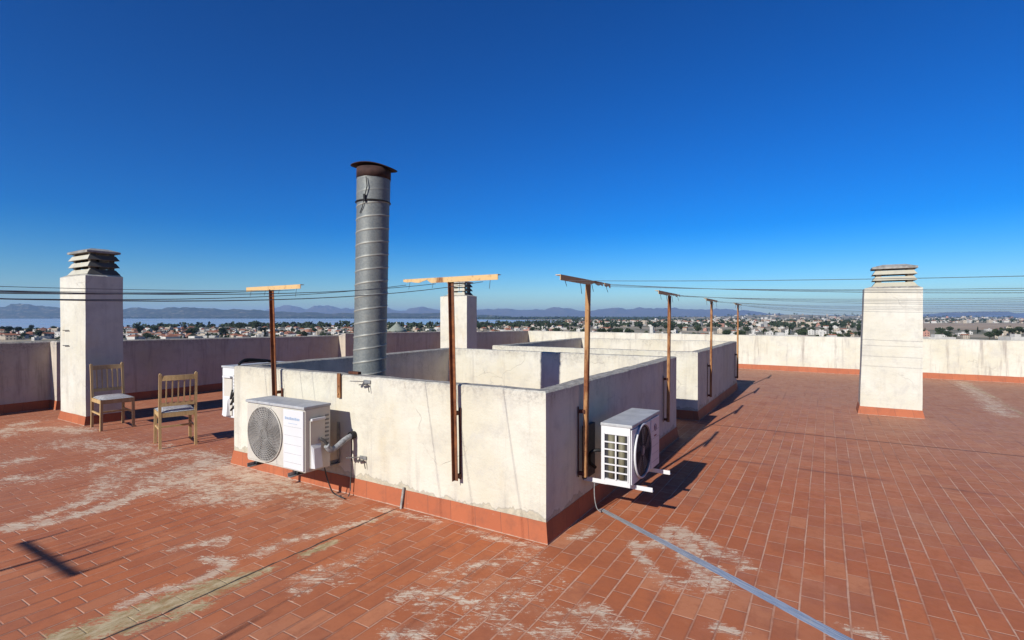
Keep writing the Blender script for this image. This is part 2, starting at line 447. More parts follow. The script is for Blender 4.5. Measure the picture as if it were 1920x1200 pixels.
def sweep(bm, path, prof, closed=False, seg=.12, tops=None):
    """prof: closed list of (offset to the left of travel, z or 'T'+dz for the top). mitred corners."""
    P = [Vector((p[0], p[1], 0)) for p in path]; n = len(P)
    nrm = []
    for i in range(n):
        if closed or 0 < i < n - 1:
            a = (P[i] - P[i - 1]).normalized(); b = (P[(i + 1) % n] - P[i]).normalized()
            na = Vector((-a.y, a.x, 0)); nb = Vector((-b.y, b.x, 0)); m = (na + nb)
            m = m / max(.2, m.dot(na)) if m.length > 1e-6 else na
        elif i == 0:
            b = (P[1] - P[0]).normalized(); m = Vector((-b.y, b.x, 0))
        else:
            a = (P[-1] - P[-2]).normalized(); m = Vector((-a.y, a.x, 0))
        nrm.append(m)
    st = []
    cnt = n if closed else n - 1
    for i in range(cnt):
        j = (i + 1) % n; L = (P[j] - P[i]).length; k = max(1, int(L / seg))
        for q in range(k):
            f = q / k
            st.append((P[i].lerp(P[j], f), nrm[i].lerp(nrm[j], f), None if tops is None else tops[i] * (1 - f) + tops[j] * f))
    if not closed: st.append((P[-1], nrm[-1], None if tops is None else tops[-1]))
    rings = []
    for p, m, tp in st:
        rings.append([bm.verts.new((p.x + m.x * o, p.y + m.y * o, (tp + float(z[1:] or 0)) if isinstance(z, str) else z)) for o, z in prof])
    K = len(prof)
    pairs = list(zip(rings, rings[1:])) + ([(rings[-1], rings[0])] if closed else [])
    for A, B in pairs:
        for k in range(K): bm.faces.new((A[k], A[(k + 1) % K], B[(k + 1) % K], B[k]))
    if not closed: bm.faces.new(rings[0]); bm.faces.new(rings[-1])

# ------------------------------------------------------------------ far ground, lake, hills
GZ = -19.0                          # street level below the roof
cT, sT = math.cos(TH), math.sin(TH)
def far(px, fwd, z=GZ):             # bearing of a picture column and a distance ahead -> ground point
    r = (px - 960) / FPX * fwd
    return (r * cT - fwd * sT, r * sT + fwd * cT, z)

def mat_land():
    t = NT('dry_plain', .95)
    p = t.scale(t.pos(), (.001, .001, .001))
    a = t.noise(3.5, 6, .7, p); b = t.noise(16, 5, .7, p); c0 = t.noise(60, 4, .7, p)
    c = t.mix(t.ss(a, .4, .6), (.18, .17, .10), (.50, .41, .28))
    c = t.mix(t.ss(b, .52, .62, 0, .6), c, (.08, .09, .045))
    c = t.mix(t.ss(c0, .56, .64, 0, .55), c, (.52, .45, .34))
    return t.out(c, .95)
def mat_hill(name, lo, hi, field):
    t = NT(name, .95)
    p = t.scale(t.pos(), (.001, .001, .004))
    a = t.noise(2.2, 7, .7, p); b = t.noise(9, 5, .7, p); c0 = t.noise(5, 4, .65, t.scale(p, (1, 1, 3)))
    c = t.mix(t.ss(a, .38, .62), lo, hi)
    c = t.mix(t.ss(b, .54, .64, 0, .7), c, field)
    c = t.mix(t.ss(c0, .56, .66, 0, .6), c, lo)
    return t.out(c, .95)
M['land'] = mat_land()
M['hill_near'] = mat_hill('scrub_hills', (.022, .036, .018), (.06, .06, .034), (.42, .34, .24))
M['hill_far'] = mat_hill('bare_mountains', (.11, .085, .075), (.17, .125, .105), (.22, .17, .14))

g = MB()
n = 96; rad = [0, 300, 900, 2500, 7000, 16000, 34000]
prev = [g.bm.verts.new((0, 0, GZ))]
rings = []
for r_ in rad[1:]:
    rings.append([g.bm.verts.new((r_ * math.cos(2 * math.pi * k / n), r_ * math.sin(2 * math.pi * k / n), GZ)) for k in range(n)])
for k in range(n): g.bm.faces.new((prev[0], rings[0][k], rings[0][(k + 1) % n]))
for A, B in zip(rings, rings[1:]):
    for k in range(n): g.bm.faces.new((A[k], B[k], B[(k + 1) % n], A[(k + 1) % n]))
tag(g.build('ground', M['land']), kind='structure')

def mat_water():
    t = NT('lagoon_water', .16)
    p = t.scale(t.pos(), (.001, .001, .001))
    a = t.noise(2.0, 5, .6, p); b = t.noise(1.2, 3, .5, p)
    c = t.mix(t.ss(a, .35, .65), (.42, .53, .62), (.52, .56, .62))
    t.put(t.b.inputs['Specular IOR Level'], .5)
    return t.out(c, t.ss(b, .35, .65, .22, .34))
M['water'] = mat_water()
def poly(name, pts, mat, z, kind='structure'):
    g = MB(); vs = [g.bm.verts.new((p[0], p[1], z)) for p in pts]
    f = g.bm.faces.new(vs); bmesh.ops.triangulate(g.bm, faces=[f])
    o = g.build(name, mat, recalc=False)
    for q in o.data.polygons: pass
    o.data.update()
    if o.data.polygons[0].normal.z < 0: o.data.flip_normals()
    return tag(o, kind=kind)
shore = []
for px in range(-900, 1061, 20):
    y = np.interp(px, [-900, 0, 200, 480, 700, 880, 960, 1060], [620, 618, 615, 613, 611, 610, 606.5, 604])
    y += .9 * mnoise.noise(Vector((px * .013, 3, 0)))
    shore.append(far(px, 20.6 * FPX / (y - 595)))
back = [far(px, d_) for px, d_ in ((1100, 3000), (1040, 3700), (960, 4300), (900, 5200), (860, 7600), (700, 9000), (400, 9100), (100, 9000), (-300, 9100), (-900, 9000))]
poly('water', shore + back, M['water'], GZ + .35)
poly('water', [far(p, d_) for p, d_ in ((888, 6600), (1020, 6900), (1040, 8300), (890, 8600))], M['water'], GZ + .35)
M['salt'] = plain('salt_crust', (.62, .58, .54), .9, .1, .02)
salt = MB()
for (pa, pb, d0, d1) in ((892, 985, 8700, 10500), (1010, 1180, 9400, 11500), (1130, 1240, 7000, 8200), (895, 1090, 2450, 2650), (1000, 1075, 3000, 3300)):
    q = [far(pa, d0), far(pb, d0 * 1.02), far(pb, d1), far(pa, d1)]
    salt.bm.faces.new([salt.bm.verts.new((a, b, GZ + .5)) for a, b, _ in q])
tag(salt.build('salt_flat', M['salt']), kind='structure')
M['field'] = plain('ploughed_field', (.46, .34, .22), .95, .2, .01)
fl = MB()
for (pa, pb, d0, d1) in ((1700, 2350, 850, 1800), (1120, 1290, 2300, 3600), (1500, 1700, 2100, 2500)):
    q = [far(pa, d0), far(pb, d0), far(pb, d1), far(pa, d1)]
    fl.bm.faces.new([fl.bm.verts.new((a, b, GZ + .25)) for a, b, _ in q])
tag(fl.build('farm_field', M['field']), kind='structure')

def ridge(name, tops, D, front, backd, mat, step=6, rows=14, ns=.02, amp=.22, seed=0, crest=0.0):
    """a real range of hills: foot at D-front, crest at D, back foot at D+backd"""
    xs = [t[0] for t in tops]; ys = [t[1] for t in tops]
    g = MB(); grid = []
    for px in np.arange(xs[0], xs[-1] + 1, step):
        h = (595 - np.interp(px, xs, ys)) / FPX * D + 1.6 - GZ
        col = []
        for k in range(rows + 1):
            f = k / rows
            if f <= .7: q = f / .7; d_ = D - front * (1 - q); e = q ** 1.15
            else: q = (f - .7) / .3; d_ = D + backd * q; e = 1 - q
            nz = mnoise.fractal(Vector((px * ns, k * .55, seed)), .8, 2.1, 5)
            z = GZ - 4 + (h + 4) * e * (1 + (amp * nz if 0 < e < 1 else (.05 + crest) * nz * (e > 0)))
            p = far(px, d_ * (1 + .01 * mnoise.noise(Vector((px * .01, k * .3, seed + 5)))))
            col.append(g.bm.verts.new((p[0], p[1], z)))
        grid.append(col)
    for A, B in zip(grid, grid[1:]):
        for k in range(rows): g.bm.faces.new((A[k], B[k], B[k + 1], A[k + 1])).smooth = False
    return tag(g.build(name, mat), kind='structure')
ridge('hills', [(-700, 578), (-300, 572), (-60, 574), (0, 574.5), (22, 568.5), (45, 570), (70, 573), (110, 576), (160, 578), (227, 579), (262, 576), (300, 579.5), (343, 574), (385, 576), (420, 580), (450, 580), (500, 582.5), (560, 585), (620, 587), (700, 586.5), (780, 587.5), (850, 586), (900, 590), (960, 592.5)], 10500, 1500, 900, M['hill_near'], 3, rows=16, ns=.03, amp=.16, seed=1, crest=.01)
ridge('mountains', [(380, 593), (480, 584), (520, 577), (545, 572.5), (572, 577.5), (590, 572.5), (612, 571.5), (640, 577), (670, 579), (700, 578), (760, 581), (785, 574), (812, 580), (860, 582), (900, 579.5), (930, 578.5), (990, 580), (1030, 578.5), (1062, 577.5), (1100, 584), (1120, 579.5), (1160, 576.5), (1200, 577), (1250, 577.5), (1300, 579.5), (1350, 578), (1390, 581), (1440, 587), (1520, 590), (1620, 592), (1700, 590), (1780, 586), (1850, 583), (1920, 586), (2100, 584), (2400, 590)], 22500, 3500, 2500, M['hill_far'], 3, rows=18, ns=.03, amp=.28, seed=9, crest=.0)
TOWNH = [(1250, 594.5), (1330, 593.6), (1400, 590.5), (1450, 589.2), (1500, 589.2), (1560, 591), (1640, 592), (1720, 593.5), (1800, 594.4), (1900, 595)]
ridge('hills', TOWNH, 5600, 2100, 1500, M['land'], 8, ns=.02, amp=.05, seed=4)

# ------------------------------------------------------------------ far town: houses and trees
M['h_white'] = plain('house_white', (.62, .585, .52), .9, .12, .3)
M['h_cream'] = plain('house_cream', (.52, .435, .33), .9, .12, .3)
M['h_pink'] = plain('house_pink', (.52, .27, .20), .9, .12, .3)
M['h_roof'] = plain('house_tile_roof', (.33, .135, .075), .9, .2, 1)
M['h_flat'] = plain('house_flat_roof', (.40, .33, .27), .9, .2, 1)
M['h_win'] = plain('house_window', (.035, .04, .05), .3, .1)
M['leaf_dark'] = plain('pine_foliage', (.035, .052, .020), .8, .35, .9)
M['leaf_mid'] = plain('garden_foliage', (.055, .075, .028), .8, .35, .9)
M['bark'] = plain('bark', (.11, .075, .045), .9, .2, 4)

def house(kind):
    w, d_, h, wallm, roof = kind
    root = bpy.data.objects.new('house', None); C.objects.link(root)
    g = MB(); g.box(-w / 2, -d_ / 2, 0, w / 2, d_ / 2, h)
    for s_ in (-1, 1):
        nx = max(2, int(w / 3)); nz = max(1, int(h / 2.9))
        for i in range(nx):
            for j in range(nz):
                x = -w / 2 + (i + .5) * w / nx; z = .9 + j * 2.9
                y = s_ * d_ / 2
                g.box(x - .55, y - .04, z, x + .55, y + .04, z + 1.3, mi=1)
        for i in range(2):
            for j in range(nz):
                y = -d_ / 2 + (i + .5) * d_ / 2; z = .9 + j * 2.9; x = s_ * w / 2
                g.box(x - .04, y - .5, z, x + .04, y + .5, z + 1.3, mi=1)
    g.build('wall', [wallm, M['h_win']], root)
    g = MB()
    if roof == 'gable':
        o_ = .4
        g.hexa([(-w / 2 - o_, -d_ / 2 - o_, h + .01), (w / 2 + o_, -d_ / 2 - o_, h + .01), (w / 2 + o_, d_ / 2 + o_, h + .01), (-w / 2 - o_, d_ / 2 + o_, h + .01)],
               [(-w / 2 - o_, -.1, h + d_ * .22), (w / 2 + o_, -.1, h + d_ * .22), (w / 2 + o_, .1, h + d_ * .22), (-w / 2 - o_, .1, h + d_ * .22)])
        g.build('roof', M['h_roof'], root)
    else:
        for (a, b, c_, e) in ((-w / 2, -d_ / 2, w / 2, -d_ / 2 + .2), (-w / 2, d_ / 2 - .2, w / 2, d_ / 2), (-w / 2, -d_ / 2 + .2, -w / 2 + .2, d_ / 2 - .2), (w / 2 - .2, -d_ / 2 + .2, w / 2, d_ / 2 - .2)):
            g.box(a, b, h + .005, c_, e, h + .7)
        g.box(w * .1, -1.2, h + .005, w * .1 + 2.6, 1.4, h + 2.2)
        g.build('roof', wallm, root)
    return root
def copy_tree(o, parent=None):
    c = o.copy(); C.objects.link(c); c.parent = parent
    for ch in list(o.children): copy_tree(ch, c)
    return c
HK = [((9, 7, 3.2, M['h_white'], 'flat'), 'small single storey white house with flat roof in the distant town', 'single storey flat roofed white houses'),
      ((8, 8, 6.2, M['h_white'], 'flat'), 'two storey white house with flat roof terrace in the distant town', 'two storey flat roofed white houses'),
      ((11, 8, 3.1, M['h_white'], 'gable'), 'low white house with brown tiled pitched roof in the distant town', 'white houses with tiled roofs'),
      ((9, 7, 5.8, M['h_cream'], 'gable'), 'two storey cream house with brown tiled pitched roof in the distant town', 'cream houses with tiled roofs'),
      ((10, 9, 6.3, M['h_cream'], 'flat'), 'two storey cream house with flat roof in the distant town', 'cream flat roofed houses'),
      ((9, 8, 6.0, M['h_pink'], 'flat'), 'two storey salmon pink house with flat roof in the distant town', 'salmon pink houses')]
protos = [house(k[0]) for k in HK]
used = [False] * len(HK)
def put_house(k, p, rz, sc=1.0, name=None):
    o = protos[k] if not used[k] else copy_tree(protos[k])
    used[k] = True
    o.location = p; o.rotation_euler = (0, 0, rz); o.scale = (sc, sc, sc)
    return tag(o, HK[k][1], 'house', HK[k][2])

def leaf_crown(r, h, z0, nn, seed, shape='round', leaf=.5):
    rd = random.Random(seed); g = MB()
    lob = [(Vector((rd.uniform(-.45, .45) * r, rd.uniform(-.45, .45) * r, z0 + h * rd.uniform(.3, .75))), rd.uniform(.45, .65) * r) for _ in range(6)]
    for i in range(nn):
        if shape == 'round':
            c_, rr = rd.choice(lob)
            d_ = Vector((rd.gauss(0, 1), rd.gauss(0, 1), rd.gauss(0, 1))).normalized()
            p = c_ + Vector((d_.x * rr, d_.y * rr, d_.z * h * .33)) * rd.uniform(.55, 1.08)
        elif shape == 'tall':
            f = rd.random(); a = rd.uniform(0, 6.283); q = r * (1 - f) ** .55 * (.55 + .5 * rd.random()) * (.35 + .65 * min(1, f * 6))
            p = Vector((q * math.cos(a), q * math.sin(a), z0 + h * f))
        s_ = leaf * rd.uniform(.6, 1.4)
        u = Vector((rd.gauss(0, 1), rd.gauss(0, 1), rd.gauss(0, 1))).normalized(); v = u.orthogonal().normalized()
        q = [p + u * s_, p + v * s_, p - u * s_, p - v * s_ * .6]
        g.bm.faces.new([g.bm.verts.new(x) for x in q])
    return g
def palm_crown(z0, seed):
    rd = random.Random(seed); g = MB()
    for i in range(18):
        a = rd.uniform(0, 6.283); up = rd.uniform(-.3, .9); L = rd.uniform(1.8, 2.6); pp = []
        for k in range(5):
            f = k / 4
            pp.append(Vector((math.cos(a) * L * f, math.sin(a) * L * f, z0 + up * L * f - 1.6 * f * f)))
        sd = Vector((-math.sin(a), math.cos(a), 0))
        for A, B, wa, wb in zip(pp, pp[1:], (.1, .45, .4, .25), (.45, .4, .25, .02)):
            g.bm.faces.new([g.bm.verts.new(x) for x in (A - sd * wa, B - sd * wb, B + sd * wb, A + sd * wa)])
    return g
def tree(kind):
    root = bpy.data.objects.new({'pine': 'pine_tree', 'cypress': 'cypress_tree', 'palm': 'palm_tree', 'garden': 'garden_tree'}[kind], None); C.objects.link(root)
    t = MB()
    if kind == 'pine':
        t.tube([(0, 0, 0), (.15, 0, 2), (.1, .1, 5)], [.35, .28, .15], 7)
        for a in (0, 1.4, 2.8, 4.3): t.tube([(.1, 0, 3), (1.5 * math.cos(a), 1.5 * math.sin(a), 4.8)], [.16, .06], 5)
        cr = leaf_crown(3.6, 5.0, 2.6, 700, 11, 'round', .42); m = M['leaf_dark']
    elif kind == 'garden':
        t.tube([(0, 0, 0), (0, .1, 1.4), (.1, .1, 3)], [.2, .16, .08], 7)
        for a in (.5, 2.5, 4.6): t.tube([(0, .1, 1.5), (.9 * math.cos(a), .9 * math.sin(a), 2.8)], [.09, .04], 5)
        cr = leaf_crown(2.2, 3.4, 1.2, 450, 5, 'round', .32); m = M['leaf_mid']
    elif kind == 'cypress':
        t.tube([(0, 0, 0), (0, 0, 4)], [.18, .08], 6)
        cr = leaf_crown(.9, 7.5, .5, 420, 8, 'tall', .3); m = M['leaf_dark']
    else:
        t.tube([(0, 0, 0), (.2, 0, 3), (.1, 0, 6.5)], [.25, .17, .15], 7)
        cr = palm_crown(6.5, 3); m = M['leaf_mid']
    t.build('trunk', M['bark'], root); cr.build('crown', m, root, recalc=False)
    return root
TK = ['pine', 'garden', 'cypress', 'palm']
TL = {'pine': ('broad dark pine tree standing among the distant houses', 'pine trees in the town'),
      'garden': ('small bushy green tree standing among the distant houses', 'garden trees in the town'),
      'cypress': ('slender dark cypress tree standing among the distant houses', 'cypress trees in the town'),
      'palm': ('tall palm tree with drooping fronds among the distant houses', 'palm trees in the town')}
tproto = {k: tree(k) for k in TK}; tused = {k: False for k in TK}
def put_tree(k, p, sc=1.0, label=None):
    o = tproto[k] if not tused[k] else copy_tree(tproto[k]); tused[k] = True
    o.location = p; o.rotation_euler = (0, 0, random.uniform(0, 6.28)); o.scale = (sc, sc, sc * random.uniform(.85, 1.15))
    return tag(o, label or TL[k][0], 'tree', None if label else TL[k][1])

def shore_fwd(px):
    y = np.interp(px, [-900, 0, 200, 480, 700, 880, 960, 1060], [620, 618, 615, 613, 611, 610, 606.5, 604])
    return 20.6 * FPX / (y - 595)
taken = []
def free(p, r_):
    for (q, rr) in taken:
        if abs(q[0] - p[0]) < r_ + rr and abs(q[1] - p[1]) < r_ + rr and math.hypot(q[0] - p[0], q[1] - p[1]) < r_ + rr: return False
    taken.append((p, r_)); return True
rnd = random.Random(21)
taken.append((far(744, 620), 17)); taken.append((far(1222, 560), 5))
nh = 0; tries = 0
while nh < 285 and tries < 20000:
    tries += 1
    px = rnd.uniform(-60, 1990)
    y = rnd.uniform(np.interp(px, [0, 480, 1000], [622.5, 618.5, 614]), 638) if px < 1060 else rnd.uniform(609, 636)
    if px > 1690 and y < 619: continue
    f = 20.6 * FPX / (y - 595)
    if px < 1060 and f > shore_fwd(px) - 25: continue
    p = far(px, f)
    if not free(p, 6.5): continue
    k = rnd.choices(range(6), [5, 4, 3, 2.5, 2, .5 if px > 700 else .15])[0]
    put_house(k, p, rnd.choice((0, .3, 1.2, 1.57)) + rnd.uniform(-.15, .15), rnd.uniform(.55, .88)); nh += 1
nt = 0; tries = 0
while nt < 290 and tries < 20000:
    tries += 1
    px = rnd.uniform(-60, 1990); y = rnd.uniform(618 if px < 600 else 613, 638)
    f = 20.6 * FPX / (y - 595)
    if px < 1060 and f > shore_fwd(px) - 6: continue
    if px > 1690 and y < 619: continue
    p = far(px, f)
    if not free(p, 2.2): continue
    k = rnd.choices(TK, [2.2, 4, 1.2 if px < 900 else .4, 1.2 if px < 900 else .5])[0]
    put_tree(k, p, rnd.uniform(.8, 1.35)); nt += 1
for px, f, sc, lab in ((16, 640, 1.5, 'leftmost of the big dark pines above the left parapet'), (34, 655, 1.2, 'smaller big pine just right of the leftmost one above the left parapet'),
                       (262, 610, 1.35, 'wide dark pine right of the left chimney'), (292, 640, 1.6, 'largest dark pine right of the left chimney, second of the pair'),
                       (448, 760, 2.0, 'great round pine against the lagoon just left of the first rusty post'), (480, 750, 2.2, 'tallest great round pine against the lagoon, right of its neighbour'),
                       (1390, 480, 1.1, 'dark pine just right of the last clothesline post'), (1362, 500, 1.2, 'dark pine between the last two clothesline posts')):
    put_tree('pine', far(px, f), sc, lab)

# larger blocks on the right, just beyond the far parapet
def flats(px, f, w, d_, h, rz, wallm, label):
    loc = far(px, f)
    root = empty('apartment_building', loc, label, 'building', rz=rz)
    g = MB(); g.box(-w / 2, -d_ / 2, 0, w / 2, d_ / 2, h); g.build('wall', wallm, root)
    nx = int(w / 3.2); nz = int(h / 3)
    for j in range(nz):
        for i in range(nx):
            x = -w / 2 + (i + .5) * w / nx; z = 1 + j * 3
            g = MB(); g.box(x - .7, -d_ / 2 - .05, z, x + .7, -d_ / 2 - .005, z + 1.4); g.build('window', M['h_win'], root)
    g = MB()
    sweep(g.bm, [(-w / 2, -d_ / 2), (w / 2, -d_ / 2), (w / 2, d_ / 2), (-w / 2, d_ / 2)], [(0, h + .005), (0, h + .9), (.2, h + .9), (.2, h + .005)], True, 50)
    g.build('roof_parapet', wallm, root)
    g = MB(); g.box(-2, -1.5, h + .01, 2, 2, h + 2.6); g.build('stair_head', wallm, root)
for px, f, w, h, m_, lab in ((1462, 330, 30, 8.4, 'h_white', 'long white block of flats just above the far parapet, left one of two'),
                             (1560, 300, 22, 7.6, 'h_white', 'white flat roofed block just above the far parapet beside the right chimney'),
                             (1506, 300, 9, 7.4, 'h_pink', 'salmon coloured block just above the far parapet between two white ones'),
                             (1756, 330, 16, 7.2, 'h_white', 'white block just right of the right chimney above the parapet'),
                             (1905, 340, 14, 7.0, 'h_white', 'white block at the right edge of the photo above the parapet')):
    flats(px, f, w, 10, h, .45, M[m_], lab)
# conical church and white tower
M['cone_roof'] = plain('pale_green_roof', (.30, .32, .25), .8, .1, .5)
loc = far(744, 620); root = empty('round_church', loc, 'broad pale green conical roof building beside the big metal duct', 'church')
g = MB(); g.tube([(0, 0, 0), (0, 0, 4.0)], 12.5, 12); g.build('wall', M['h_cream'], root)
g = MB(); g.tube([(0, 0, 4.01), (0, 0, 6.5), (0, 0, 10.5), (0, 0, 13.6)], [13.2, 9.6, 4.6, 1.0], 12); g.build('roof', M['cone_roof'], root)
g = MB(); g.tube([(0, 0, 13.61), (0, 0, 14.8), (0, 0, 15.8)], [.8, .7, .1], 8); g.build('finial', M['h_white'], root)
loc = far(1222, 560); root = empty('white_tower', loc, 'slender white square tower rising above the far parapet between two posts', 'tower')
g = MB(); g.box(-1.7, -1.7, 0, 1.7, 1.7, 10.2); g.build('shaft', M['h_white'], root)
g = MB(); g.box(-2.0, -2.0, 10.21, 2.0, 2.0, 11.0); g.build('cap', M['h_white'], root)

# the rest of the town and its trees: nobody could count it
def town_z(px, f):
    h = (595 - np.interp(px, [t[0] for t in TOWNH], [t[1] for t in TOWNH])) / FPX * 5600 + 1.6 - GZ
    if px < 1250 or px > 1900 or f < 3500: return GZ
    if f <= 5600: return GZ + max(0, h * ((f - 3500) / 2100) ** 1.15 - 2)
    return GZ + max(0, h * (1 - (f - 5600) / 1500) - 2) if f < 7100 else GZ
rs = random.Random(5); g = MB(); tr = MB()
for i in range(5200):
    px = rs.uniform(-700, 2100)
    u = rs.random()
    if px < 1060:
        f = rs.uniform(470, shore_fwd(px) - 20)
        if rs.random() < .72: continue
    else:
        y = rs.uniform(595.9 if px > 1250 else 600, 612); f = min(6400, 20.6 * FPX / (y - 595 + .8 * (px > 1330)))
        if px > 1690 and 820 < f < 1830: continue
        if px < 1330 and f > 2200 and rs.random() < .7: continue
        if rs.random() < .35 and f > 2500: pass
    p = far(px, f)
    if f < 950 and not free(p, 5): continue
    z = town_z(px, f)
    if px < 1060: f = rs.uniform(470, shore_fwd(px) - 120); p = far(px, f)
    w = rs.uniform(6, 14) * (1 + f / 7000); d_ = rs.uniform(6, 11) * (1 + f / 7000); h = rs.choice((3.2, 3.2, 6.2, 6.4, 9.2)) * (1 + f / 9000) + (2 if f > 3500 else 0)
    if px < 1060: w *= .8; h = 3.1
    a = rs.uniform(0, 1.57); ca, sa = math.cos(a), math.sin(a)
    c4 = [(p[0] + x * ca - y_ * sa, p[1] + x * sa + y_ * ca) for x, y_ in ((-w / 2, -d_ / 2), (w / 2, -d_ / 2), (w / 2, d_ / 2), (-w / 2, d_ / 2))]
    mi = rs.choices((0, 1, 2), (7, 3.5, .5))[0]
    g.hexa([(x, y_, z - 3) for x, y_ in c4], [(x, y_, z + h) for x, y_ in c4], mi)
    if rs.random() < .3:
        g.hexa([(x, y_, z + h + .02) for x, y_ in c4], [(p[0] + (x - p[0]) * .25, p[1] + (y_ - p[1]) * .25, z + h + 1.8) for x, y_ in c4], 3)
o = g.build('distant_town', [M['h_white'], M['h_cream'], M['h_pink'], M['h_roof']]); tag(o, 'mass of tiny pale houses covering the plain and the low hill', 'houses', kind='stuff')
for i in range(7000):
    px = rs.uniform(-700, 2100)
    if px < 1060:
        f = rs.uniform(480, shore_fwd(px) - 4)
        if rs.random() < .35: continue
    else:
        y = rs.uniform(595.9 if px > 1250 else 598.5, 613); f = min(6400, 20.6 * FPX / (y - 595 + .8 * (px > 1330)))
        if px > 1690 and 820 < f < 1830: continue
    p = far(px, f); z = town_z(px, f); r_ = rs.uniform(2.0, 5) * (1 + f / 2500)
    if f < 950: r_ = rs.uniform(1.2, 2.6)
    hh = r_ * rs.uniform(.8, 1.5)
    for q in range(16):
        d3 = Vector((rs.gauss(0, 1), rs.gauss(0, 1), rs.gauss(0, .8))).normalized() * rs.uniform(.4, 1)
        c_ = Vector((p[0] + d3.x * r_, p[1] + d3.y * r_, z + hh * (.75 + d3.z * .7)))
        s_ = r_ * (.42 if f < 1500 else .30); u_ = Vector((rs.gauss(0, 1), rs.gauss(0, 1), rs.gauss(0, 1))).normalized(); v_ = u_.orthogonal().normalized()
        tr.bm.faces.new([tr.bm.verts.new(x) for x in (c_ + u_ * s_, c_ + v_ * s_, c_ - u_ * s_, c_ - v_ * s_)])
# wood along the far shore of the lagoon
for i in range(2600):
    px = rs.uniform(-400, 1320); f = rs.uniform(9150, 9700) if px < 900 else rs.uniform(5500, 9000)
    p = far(px, f); r_ = rs.uniform(14, 40)
    for q in range(5):
        c_ = Vector((p[0] + rs.gauss(0, r_), p[1] + rs.gauss(0, r_), GZ + rs.uniform(2, 20)))
        s_ = rs.uniform(9, 18); u_ = Vector((rs.gauss(0, 1), rs.gauss(0, 1), rs.gauss(0, .5))).normalized(); v_ = u_.orthogonal().normalized()
        tr.bm.faces.new([tr.bm.verts.new(x) for x in (c_ + u_ * s_ * 1.6, c_ + v_ * s_, c_ - u_ * s_ * 1.6, c_ - v_ * s_)])
o = tr.build('distant_woods', M['leaf_dark'], recalc=False); tag(o, 'dark scattered tree cover between the far houses and along the lagoon', 'trees', kind='stuff')

# ------------------------------------------------------------------ our own building and its roof
X0, X1, Y0, Y1 = -11.75, 9.2, -6.2, 17.0
root = empty('apartment_block', (-1.3, 5, GZ), 'white block of flats that carries the tiled roof terrace', 'building')
g = MB(); g.box(-11.7, -6.0, GZ, 9.1, 16.9, -.25); part(g, 'wall', M['h_white'], root)
for j in range(6):
    for i in range(6):
        g = MB(); x = -10 + i * 3.5; z = GZ + 1 + j * 3; g.box(x, -6.06, z, x + 1.4, -6.005, z + 1.3); part(g, 'window', M['h_win'], root)

